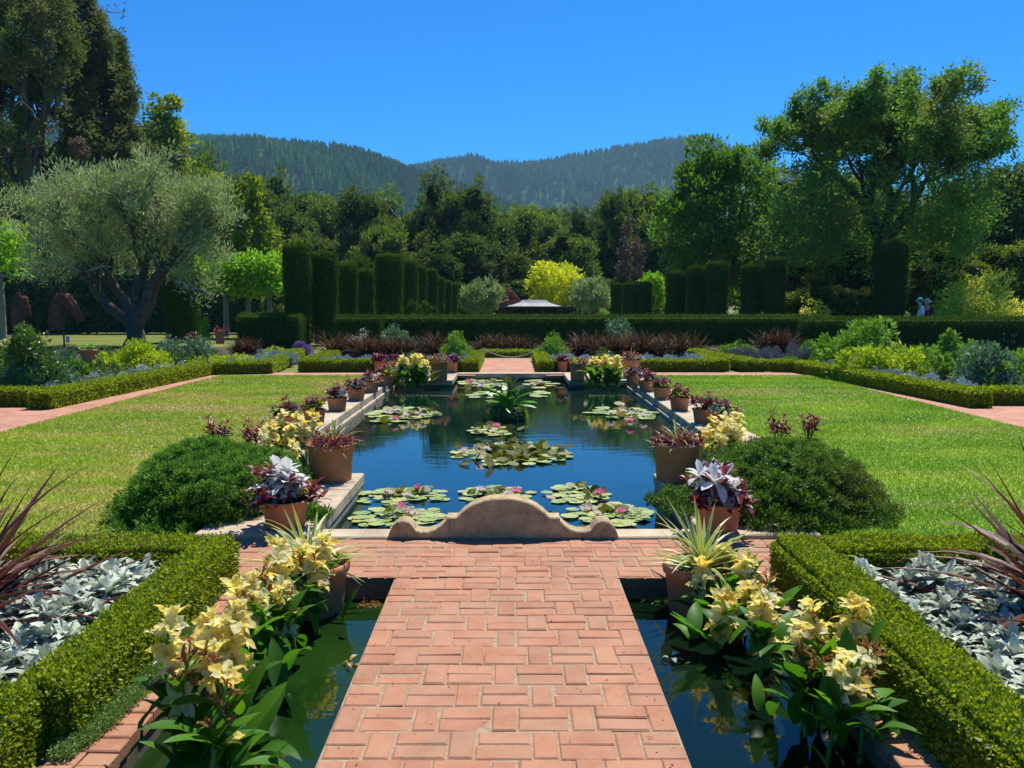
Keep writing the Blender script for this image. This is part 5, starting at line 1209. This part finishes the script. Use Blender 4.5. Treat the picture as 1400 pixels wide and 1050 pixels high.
for s, lab in ((-1, 'dark open timber pergola joined to the pavilion on the grey green olive side'), (1, 'dark open timber pergola joined to the pavilion on the grey olive tree side')):
    pg = thing('pergola', lab, 'pergola', (pv.x + s * 48 * k, 58, 0)); mb = MB()
    for y in (-.8, .8): cbox(mb, -12 * k, 12 * k, y - .07, y + .07, ze - .22, ze - .08, .01)
    for x in np.linspace(-11, 11, 7): cbox(mb, x * k - .04, x * k + .04, -1, 1, ze - .078, ze, .01)
    mb.build('beams', M['darkwood'], pg)
    for x in (-11, 0, 11):
        mb = MB(); cbox(mb, -.06, .06, -.06, .06, 0, ze - .222, .01); q = mb.build('post', M['darkwood'], pg); q.location = (x * k, -.8, 0)
# ================================================================== TREES
# olive
p = atY(185, 471, 32.0); t = atY(185, 216, 32.0)
def olive_fill(rng):
    P = crown_pts(rng, 420, 3.55, 2.6, 2.05, .22, .35, -1.0) + np.array([-.35, 0, 4.5])
    Q = crown_pts(rng, 60, 1.0, 1.2, 1.4, .2, .3, -1.0) + np.array([2.5, 0, 3.2]); Q2 = crown_pts(rng, 60, 1.2, 1.2, 1.5, .2, .3, -1.0) + np.array([-3.0, 0, 3.4])
    return np.concatenate([P, Q, Q2])
oleaf = leaf_t(.22, .2)
tree_grown('olive_tree', 'spreading grey green olive tree with several thick leaning trunks', 'tree', (p.x, 32, 0), t.z, 8.3, 1.9, 401, M['olive'], M['bark'], .17, 44, .42, 3, .30, [(-.6, 0, 1.2), (-.2, .4, 1.4), (.2, -.3, 1.5), (.55, .1, 1.2), (.05, .1, 1.5)], .55, .5, .2, 3, .5, extra=olive_fill, leafup=.75, tm=oleaf, xoff=-.3)
rng = np.random.default_rng(402)
for (px, py, qx, qy) in ((262, 395, 290, 405), (122, 370, 158, 366), (75, 360, 110, 372), (240, 385, 262, 398), (80, 300, 100, 318)):
    mb = MB(); a, b = atY(px, py, 30.2), atY(qx, qy, 29.8); a -= Vector((p.x, 32, 0)); b -= Vector((p.x, 32, 0)); m_ = (a + b) / 2 + Vector((0, 0, .12)); tube(mb, [a, m_, b], [.035, .026, .008], 5); tube(mb, [m_, (m_ + b) / 2 + Vector((.05, 0, -.2))], [.015, .005], 4); mb.build('dead_branch', M['deadtwig'], bpy.data.objects['olive_tree'])

# pleached lime trees on posts, ivy wall behind
for i, (px, w_, yt, lab) in enumerate(((306, 52, 352, 'lime green pleached tree nearest the olive crown'), (337, 44, 356, 'lime green pleached tree between two others'), (366, 42, 351, 'lime green pleached tree nearest the tallest column'), (-4, 66, 308, 'lime green pleached tree at the photograph edge'))):
    Y = 39.0 if i < 3 else 36; t = atY(px, yt, Y); k = Y / F; zb = atY(px, 404 if i < 3 else 380, Y).z; o = thing('pleached_tree', lab, 'tree', (t.x, Y, 0), 'lime green pleached trees')
    rng = np.random.default_rng(411 + i); mb = MB(); tube(mb, [(0, 0, 0), (.03, 0, zb * .6), (0, 0, zb + .3)], [.14, .12, .10], 8); tube(mb, [(-w_ * k * .5, 0, zb), (0, 0, zb + .1), (w_ * k * .5, 0, zb)], [.05, .08, .05], 6); mb.build('trunk', M['palebark'], o, True)
    mb = MB(); P = rng.uniform(-1, 1, (70, 3)) * np.array([w_ * k * .55, .8, (t.z - zb) * .42]) + np.array([0, 0, (t.z + zb) / 2 + .05]); clumps(mb, rng, P, rng.uniform(.25, .5, 70), 30, .2, .5, .2); mb.build('crown', M['lime'], o)
slw = hedge('ivy_wall', 'dark ivy covered wall behind the olive tree and rusty horse heads', 'wall', [(-36, -12.2, 43.5, 44.3, 0, 3.0, 'ts')], M['ivy'], 130, .2, 420, asp=.5, jit=.1, up=.2, round_=.2)

# far oaks: five crowns, re-used at many sizes
def oak_proto(seed, leaf, taper=0.0, s=.34, rz=.46, per=34, n=400):
    rng = np.random.default_rng(seed); o = thing('oak_tree', 'x', 'tree'); mb = MB()
    tube(mb, [(0, 0, -.3), (.2, 0, 3), (0, .1, 6.5)], [.55, .42, .25], 8)
    for k in range(6): a = rng.uniform(0, 6.28); tube(mb, [(.1, 0, 3 + k * .5), (math.cos(a) * 2, math.sin(a) * 2, 6 + k * .5), (math.cos(a) * 3.6, math.sin(a) * 3.6, 8 + k * .4)], [.2, .13, .05], 5)
    mb.build('trunk', M['oakbark'], o, True)
    mb = MB(); big = crown_pts(rng, 17, 3.6, 3.6, 4.3, .25, .6, -.8, taper) + np.array([0, 0, 7.4]); lob = []
    for b in big:
        d = rdir(rng, n // 17); lob.append(b + d * rng.uniform(1.1, 1.9) * np.array([1, 1, .85]))
    P = np.concatenate(lob + [crown_pts(rng, 60, 4.6, 4.6, 3.4, .2, .6, -.9) + np.array([0, 0, 4.0])]); P[:, 2] = np.maximum(P[:, 2], .6)
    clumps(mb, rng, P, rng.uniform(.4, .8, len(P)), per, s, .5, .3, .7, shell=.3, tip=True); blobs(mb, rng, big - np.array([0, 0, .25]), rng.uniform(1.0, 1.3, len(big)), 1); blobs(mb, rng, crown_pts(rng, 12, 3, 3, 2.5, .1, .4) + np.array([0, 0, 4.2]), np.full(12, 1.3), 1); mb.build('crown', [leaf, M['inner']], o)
    return o, (float(np.percentile(P[:, 0], 98) - np.percentile(P[:, 0], 2)) + .8, float(P[:, 2].max()) + .5)
PR = [oak_proto(431 + i, [M['oak'], M['oakdark'], M['oak'], M['oakdark'], M['oak']][i], [0, .15, 0, .3, .1][i]) for i in range(5)]
used_o = set()
OAKN = 0
def oak(label, px, ytop, wpx, Y, k, seed, group=None, name=None):
    o, (w0, h0) = PR[k]; t = atY(px, ytop, Y); s = wpx * Y / F / w0; rz = (seed * 2.39) % 6.28
    if k in used_o: o = dup(o, (t.x, Y, 0), rz, (s, s, t.z / h0), label, group)
    else: used_o.add(k); o.location = (t.x, Y, 0); o.rotation_euler.z = rz; o.scale = (s, s, t.z / h0); o['label'] = label; o['group'] = group or ''
    if not group and 'group' in o: del o['group']
    return o
go = 'dense evergreen oaks closing the garden'
far = [(345, 226, 90, 84, 0, 'tall far oak just behind the lime green trees, touching the hill line'), (392, 258, 84, 80, 1, 'far oak whose top steps down beyond the tallest column'), (440, 266, 88, 88, 2, 'far oak with a lit crown above the third column'), (492, 254, 96, 76, 3, 'dark pointed far oak above the round headed tree'),
       (560, 232, 112, 82, 4, 'biggest far oak with a broad top in front of the forested hill'), (618, 244, 100, 78, 0, 'dark far oak beside the biggest one, above the slim far columns'), (664, 262, 92, 84, 1, 'far oak sloping down above the grey green olive'), (716, 280, 90, 92, 2, 'far oak directly behind the golden tree'), (764, 281, 90, 96, 4, 'low far oak beside the golden tree under the hazy hill'), (806, 276, 74, 86, 1, 'far oak above the grey olive under the hazy hill'),
       (838, 254, 60, 80, 3, 'slim dark far oak before the hazy hill'), (884, 244, 90, 84, 0, 'tall far oak touching the dark maple'), (530, 305, 90, 70, 2, 'lower leafy oak behind the broad tall column'), (445, 318, 80, 66, 4, 'lower oak above the narrow columns'), (640, 318, 90, 70, 3, 'lower dark oak behind the grey green olive'), (775, 315, 90, 74, 0, 'lower oak between golden tree and brown leaved tree'), (392, 312, 66, 62, 0, 'lower oak directly behind the tallest column'), (690, 330, 80, 72, 1, 'lower dark oak close behind the plum tree'), (580, 322, 80, 66, 1, 'lower dark oak above the clipped balls')]
for i, (px, yt, w_, Y, k, lab) in enumerate(far): oak(lab, px, yt, w_, Y, k, i, go)
fill = [(415, 262, 90, 100, 2, 'oak filling the skyline behind the two tallest columns'), (466, 268, 84, 104, 0, 'oak filling the gap beside the dark pointed one'), (522, 258, 90, 100, 4, 'oak half hidden by the biggest oak under the forested hill'), (600, 262, 100, 104, 2, 'oak showing behind the biggest one and its dark neighbour'), (694, 272, 96, 104, 0, 'oak on the skyline above the plum tree'), (742, 284, 90, 106, 2, 'oak on the skyline just above the golden tree'), (790, 280, 90, 104, 4, 'oak on the skyline above the grey olive'), (858, 262, 84, 100, 2, 'oak on the skyline above the brown leaved tree'), (915, 256, 90, 92, 4, 'oak partly covered by the dark maple')]
for i, (px, yt, w_, Y, k, lab) in enumerate(fill): oak(lab, px, yt, w_, Y, k, 120 + i, go)
for i in range(16):
    oak('shaded evergreen undergrowth bush at the foot of the far oaks', 330 + i * 42, 372 + (i * 37 % 19), 74, 64 + (i * 13 % 7), 1 if i % 2 else 3, 40 + i, 'undergrowth at the foot of the far oaks')
# right hand wood behind the big oak
side = [(1085, 236, 140, 52, 0, 'leafy dark tree filling the space behind the big oak and the dark maple'), (1165, 232, 150, 50, 2, 'bushy tree low behind the big oak trunk'), (1262, 232, 150, 56, 4, 'green tree seen under the big oak branches beyond the trunk'), (1335, 214, 150, 60, 1, 'tree behind the big oak limbs near the photograph edge'), (1395, 222, 120, 54, 3, 'hazy green tree at the photograph edge beyond the oak'), (1290, 330, 100, 44, 1, 'shrubby tree just above the two visitors'), (1375, 320, 110, 42, 0, 'shrubby tree above the pale yellow shrub'), (1120, 372, 90, 42, 4, 'low leafy tree under the big oak beside the shaded columns'), (1020, 300, 110, 54, 3, 'dark low tree behind the columns under the maple'), (1180, 388, 80, 40, 0, 'low leafy shrub tree next to the widest column')]
for i, (px, yt, w_, Y, k, lab) in enumerate(side): oak(lab, px, yt, w_, Y, k, 70 + i, 'trees behind the big oak')
left = [(78, 196, 120, 62, 2, 'dark tree seen between the trunks of the tall ragged cypresses'), (225, 196, 130, 62, 4, 'dense green tree joining the tall ragged trees to the gold tinged one'), (60, 250, 160, 58, 1, 'dark tree filling the base of the tall ragged trees'), (-30, 150, 140, 55, 3, 'dark tree at the very edge beside the tall ragged trees'), (150, 262, 110, 56, 3, 'dark tree low behind the olive crown'), (285, 330, 90, 50, 1, 'dark low tree behind the lime green trees')]
for i, (px, yt, w_, Y, k, lab) in enumerate(left): oak(lab, px, yt, w_, Y, k, 90 + i, 'trees behind the olive tree')

def lumpy(name, label, px, ytop, ybot, wpx, Y, leaf, s, seed, n=150, per=40, asp=.5, up=.25, cl=.22, taper=0.0, amp=.3, bark=None, low=-.9, flat=1.0, tm=None, out=.6):
    rng = np.random.default_rng(seed); t = atY(px, ytop, Y); zb = max(.2, atY(px, ybot, Y).z); r = wpx * Y / F / 2; hz = (t.z - zb) / 2; c = min(r, hz) * cl
    o = thing(name, label, 'tree', (t.x, Y, 0)); mb = MB(); tube(mb, [(0, 0, -.2), (.05, 0, zb * .6), (0, 0, zb + hz)], [r * .09 + .05, r * .07 + .04, r * .03], 7)
    for q in range(5): a = rng.uniform(0, 6.28); tube(mb, [(0, 0, zb * .7 + .1), (math.cos(a) * r * .35, math.sin(a) * r * .35, zb + hz * .5), (math.cos(a) * r * .7, math.sin(a) * r * .7, zb + hz * rng.uniform(.9, 1.4))], [r * .04 + .02, r * .03, r * .01], 5)
    mb.build('trunk', bark or M['bark'], o, True)
    mb = MB(); P = crown_pts(rng, n, r - c * .7, (r - c * .7) * .9, hz - c * .6, amp, .45, low, taper) + np.array([0, 0, zb + hz]); clumps(mb, rng, P, rng.uniform(.6, 1.35, len(P)) * c, per, s, asp, up, out, shell=.3, flat=flat, tm=tm); mb.build('crown', leaf, o)
    return o
lumpy('golden_tree', 'bright golden yellow tree standing against dark oaks', 757, 352, 432, 84, 64, M['yellowtree'], .22, 451, 150, 46, cl=.24, amp=.14)
lumpy('olive_tree', 'round grey green olive before the slim far columns', 655, 385, 436, 58, 54, M['olive'], .26, 452, 110, 50, up=.8, cl=.22, tm=leaf_t(.26, .2))
lumpy('olive_tree', 'round grey green olive beside the golden tree', 812, 383, 428, 66, 54, M['olive'], .26, 453, 110, 50, up=.8, cl=.22, tm=leaf_t(.26, .2))
lumpy('plum_tree', 'small plum coloured tree behind the pavilion roof', 694, 396, 436, 40, 62, M['purpleleaf'], .24, 454, 60, 36)
lumpy('brown_tree', 'narrow tree with dead brown foliage before the dark oaks', 862, 313, 420, 36, 66, M['brownleaf'], .26, 455, 90, 36, asp=.3)
lumpy('small_tree', 'light green airy little tree beside the dim columns', 893, 362, 432, 50, 52, M['lime'], .2, 456, 70, 30, amp=.4)
lumpy('twiggy_bush', 'pale brown twiggy bush behind the shaded columns', 1048, 336, 420, 36, 40, M['brownleaf'], .14, 457, 50, 30, asp=.2)
lumpy('maple_tree', 'dark green upright maple with a jagged crown on the hill line', 985, 176, 420, 165, 48, M['maple'], .27, 458, 330, 60, asp=.45, up=.75, cl=.15, taper=.25, amp=.22, out=.8)
lumpy('maple_tree', 'tall dark leafy tree on the skyline with yellow green tips', 222, 108, 330, 86, 60, M['golden'], .32, 459, 150, 46, cl=.2)
lumpy('maple_tree', 'yellow green tree stepping down behind the olive crown', 280, 222, 400, 112, 56, M['golden'], .28, 460, 240, 46, cl=.16)
oak('dense dark oak between the yellow green tree and the gold tinged maple', 322, 236, 100, 66, 2, 99, 'trees behind the olive tree')
lumpy('maple_tree', 'gold tinged narrow maple above the lime green trees', 345, 258, 400, 62, 50, M['golden'], .24, 461, 150, 46, cl=.2, taper=.35, flat=.5)
# tall ragged trees, upper left
for i, (px, yt, w_, Y, lab, dirs) in enumerate(((28, -70, 190, 46, 'tall ragged dark cypress leaving the top of the photograph', [(-.3, .1, 1), (.3, 0, 1), (0, -.3, 1)]), (128, 6, 150, 50, 'tall ragged cypress with bare grey branch tips against the sky', [(.2, .1, 1), (-.25, 0, 1), (.45, .1, .9)]))):
    t = atY(px, yt, Y); w = w_ * Y / F
    ex = lambda rng, w=w, t=t: crown_pts(rng, 230, w * .5, w * .42, t.z * .34, .5, .5, -1) + np.array([.3, 0, t.z * .40])
    tree_grown('cypress_tree', lab, 'tree', (t.x, Y, 0), t.z, w, 3.0, 471 + i, M['pine'], M['bark'], .22, 26, .45, 5, .5, dirs, 2.5, .62, .12, 3, .5, minr=.012, extra=ex, tm=leaf_t(.35, .2), leafup=.15, flat=.6)
lumpy('shrub_tree', 'russet brown foliage of a bush under the ragged cypresses', 108, 186, 226, 30, 44, M['brownleaf'], .16, 475, 40, 30, asp=.3)
# the big oak
def oak_fill(rng):
    P = crown_pts(rng, 560, 5.0, 4.0, 3.6, .32, .5, -1.0) + np.array([.2, 0, 7.0])
    Q = crown_pts(rng, 170, 2.2, 2.2, 1.9, .3, .3, -1.0) + np.array([-3.3, 0, 4.7]); S = crown_pts(rng, 170, 2.2, 2.2, 1.7, .3, .3, -1.0) + np.array([3.3, 0, 5.4]); T = crown_pts(rng, 300, 5.1, 4.2, 2.2, .3, .5, -1.0) + np.array([0, .8, 5.9]); return np.concatenate([P, Q, S, T])
t = atY(1215, 86, 40); b = atY(1215, 433, 40)
tree_grown('big_oak', 'big open crowned oak with visible forking limbs above the widest clipped column', 'tree', (t.x, 40, 0), t.z - .75, 290 * 40 / F, atY(1215, 330, 40).z, 481, M['bigoak'], M['oakbark'], .16, 26, .40, 5, .36, [(-.75, .1, .9), (-.2, .3, 1), (.35, -.3, 1), (.9, 0, .75)], 4.3, .62, .10, 3, .5, minr=.012, xoff=.2, extra=oak_fill)

# ================================================================== HILLS
def hill(name, pts, Yr, front, seed, mat):
    rng = np.random.default_rng(seed); px = np.array([q[0] for q in pts]); zz = np.array([atY(q[0], q[1] + 15, Yr).z for q in pts]); xx = np.array([atY(q[0], q[1], Yr).x for q in pts])
    g = np.linspace(xx[0], xx[-1], 90); ty = np.concatenate([np.linspace(0, 1, 26), [1.15, 1.4]]); lob = lambda x, y: (np.sin(x * .021 + seed) * 9 + np.sin(x * .047 + y * .03) * 5 + np.sin(y * .025 + x * .012) * 7)
    def zf(x, t): z = np.interp(x, xx, zz); s = np.where(t <= 1, np.sin(np.clip(t, 0, 1) * PI / 2) ** 1.15, 1 - (t - 1) * .8); return z * s + lob(x, t * front) * np.clip(t * 2, 0, 1) * np.clip((1 - t) * 3, 0, 1)
    V, Fq = [], []; n = len(g)
    for t in ty:
        for x, z in zip(g, zf(g, np.full(n, t))): V.append([x, Yr - front + t * front, z - 2])
    for j in range(len(ty) - 1):
        for i in range(n - 1): Fq.append([j * n + i, j * n + i + 1, (j + 1) * n + i + 1, (j + 1) * n + i])
    mb = MB(); mb.add(V, np.array(Fq)); tag(mb.build(name, mat, smooth=True), kind='structure')
    return zf, (xx[0], xx[-1]), front, Yr
def conifer_t(seed):
    rng = np.random.default_rng(seed); V, Fq = [], []
    for (z0, z1, r) in ((.05, .5, .22), (.3, .75, .17), (.55, 1.0, .11)):
        b = len(V); m = 8
        for i in range(m): a = i * 2 * PI / m; q = r * (1.15 if i % 2 else .6) * rng.uniform(.8, 1.2); V.append([q * math.cos(a), q * math.sin(a), z0 + rng.normal() * .02])
        V.append([0, 0, z1]); Fq += [[b + i, b + (i + 1) % m, b + m] for i in range(m)]
    return np.array(V), [np.array(Fq)], np.zeros(len(V))
CT = [conifer_t(i) for i in range(5)]
def forest(name, label, zf, xr, front, Yr, n, hh, seed, tmin=.12, broad=.12):
    rng = np.random.default_rng(seed); x = rng.uniform(xr[0], xr[1], n); t = tmin + (1.04 - tmin) * rng.random(n) ** .7; z = zf(x, t); mb = MB()
    pat = np.sin(x * .013 + seed) + np.sin(t * 9 + x * .02) + rng.normal(size=n) * .5; br = (pat < -1.9) & (t < .8)
    for k in range(5):
        q = ~br & (np.arange(n) % 5 == k); m = q.sum(); h = hh * rng.uniform(.45, 1.4, m); w = h * rng.uniform(.9, 1.5, m)
        a = rng.uniform(0, 6.28, m); R = np.zeros((m, 3, 3)); R[:, 0, 0] = np.cos(a) * w; R[:, 0, 1] = -np.sin(a) * w; R[:, 1, 0] = np.sin(a) * w; R[:, 1, 1] = np.cos(a) * w; R[:, 2, 2] = h
        mb.scatter(CT[k], np.stack([x[q], Yr - front + t[q] * front, z[q] - 2.5], -1), R, np.clip(.45 + pat[q] * .2 + rng.normal(size=m) * .25, 0, 1))
    q = np.where(br)[0]; P = np.stack([x[q], Yr - front + t[q] * front, z[q] + hh * .25], -1)
    clumps(mb, rng, P, rng.uniform(.3, .5, len(q)) * hh, 26, hh * .22, .6, .3, m=1)
    tag(mb.build(name, [M['conifer'], M['farleaf']]), label, 'forest', None, 'stuff')
h1 = hill('hill', [(-500, 240), (-250, 200), (0, 188), (200, 180), (265, 181), (330, 184), (400, 188), (450, 196), (500, 207), (540, 218), (580, 230), (620, 243), (660, 258), (720, 285), (800, 330), (860, 395)], 900, 330, 5, M['hill'])
forest('hill_forest', 'conifer forest covering the nearer steep hill', *h1, 17000, 9.5, 501)
h2 = hill('hill', [(200, 300), (380, 260), (480, 235), (560, 221), (600, 219), (650, 217), (690, 219), (720, 217), (760, 209), (800, 204), (850, 198), (900, 192), (950, 190), (1000, 204), (1050, 226), (1150, 250), (1300, 270), (1500, 285), (1800, 310)], 1500, 520, 9, M['hill'])
forest('hill_forest', 'hazy conifer forest covering the farther blue hill', *h2, 19000, 12, 502)

# haze
mb = MB(); cbox(mb, -1700, 1700, -60, 2300, -4, 280, 1.0)
m, N, L, out = newmat('thin_haze'); v = N('ShaderNodeVolumePrincipled'); v.inputs['Color'].default_value = (.42, .70, 1, 1); v.inputs['Density'].default_value = HAZE; v.inputs['Anisotropy'].default_value = .2; L(v.outputs[0], out.inputs['Volume'])
tag(mb.build('haze', m), kind='stuff')

# ================================================================== LIGHT, AIR, CAMERA
SUN = Vector((.23, .49, 1)).normalized()
sd = bpy.data.lights.new('sun', 'SUN'); sd.energy = SUN_E; sd.angle = math.radians(.5); sd.color = (1, .95, .86)
so = bpy.data.objects.new('sun', sd); C.objects.link(so); so.rotation_euler = SUN.to_track_quat('Z', 'Y').to_euler(); so.location = (8, 16, 40)
wd = bpy.data.worlds.new('World'); sc.world = wd; wd.use_nodes = True
nt = wd.node_tree; bg = nt.nodes['Background']
sk = nt.nodes.new('ShaderNodeTexSky'); sk.sky_type = 'NISHITA'; sk.sun_disc = False
sk.sun_elevation = math.asin(SUN.z); sk.sun_rotation = math.atan2(SUN.x, SUN.y)
sk.altitude = 150; sk.air_density = SKY_AIR; sk.dust_density = SKY_DUST; sk.ozone_density = SKY_OZ
hs = nt.nodes.new('ShaderNodeHueSaturation'); hs.inputs['Saturation'].default_value = SKY_SAT; hs.inputs['Hue'].default_value = SKY_HUE
nt.links.new(sk.outputs[0], hs.inputs['Color']); tn = nt.nodes.new('ShaderNodeMix'); tn.data_type = 'RGBA'; tn.blend_type = 'MULTIPLY'; tn.inputs[0].default_value = 1; tn.inputs[7].default_value = SKY_TINT
nt.links.new(hs.outputs[0], tn.inputs[6]); nt.links.new(tn.outputs[2], bg.inputs[0]); bg.inputs[1].default_value = SKY_S

cam = bpy.data.cameras.new('camera'); co = bpy.data.objects.new('camera', cam); C.objects.link(co)
cam.sensor_width = 36; cam.lens = 36 * F / 1400; cam.clip_start = .05; cam.clip_end = 12000
co.location = (CX, 0, EYE); co.rotation_euler = (PI / 2 - PITCH, 0, 0); sc.camera = co

sc.view_settings.view_transform = 'Standard'; sc.view_settings.look = 'None'; sc.view_settings.gamma = 1; sc.view_settings.exposure = EXPO
cy = sc.cycles
cy.max_bounces = 6; cy.diffuse_bounces = 4; cy.glossy_bounces = 3; cy.transmission_bounces = 3; cy.volume_bounces = 0; cy.transparent_max_bounces = 8
cy.sample_clamp_indirect = 6; cy.caustics_reflective = False; cy.caustics_refractive = False
cy.use_denoising = True; cy.denoiser = 'OPENIMAGEDENOISE'; cy.denoising_input_passes = 'RGB_ALBEDO_NORMAL'; cy.denoising_prefilter = 'ACCURATE'
cy.use_adaptive_sampling = False
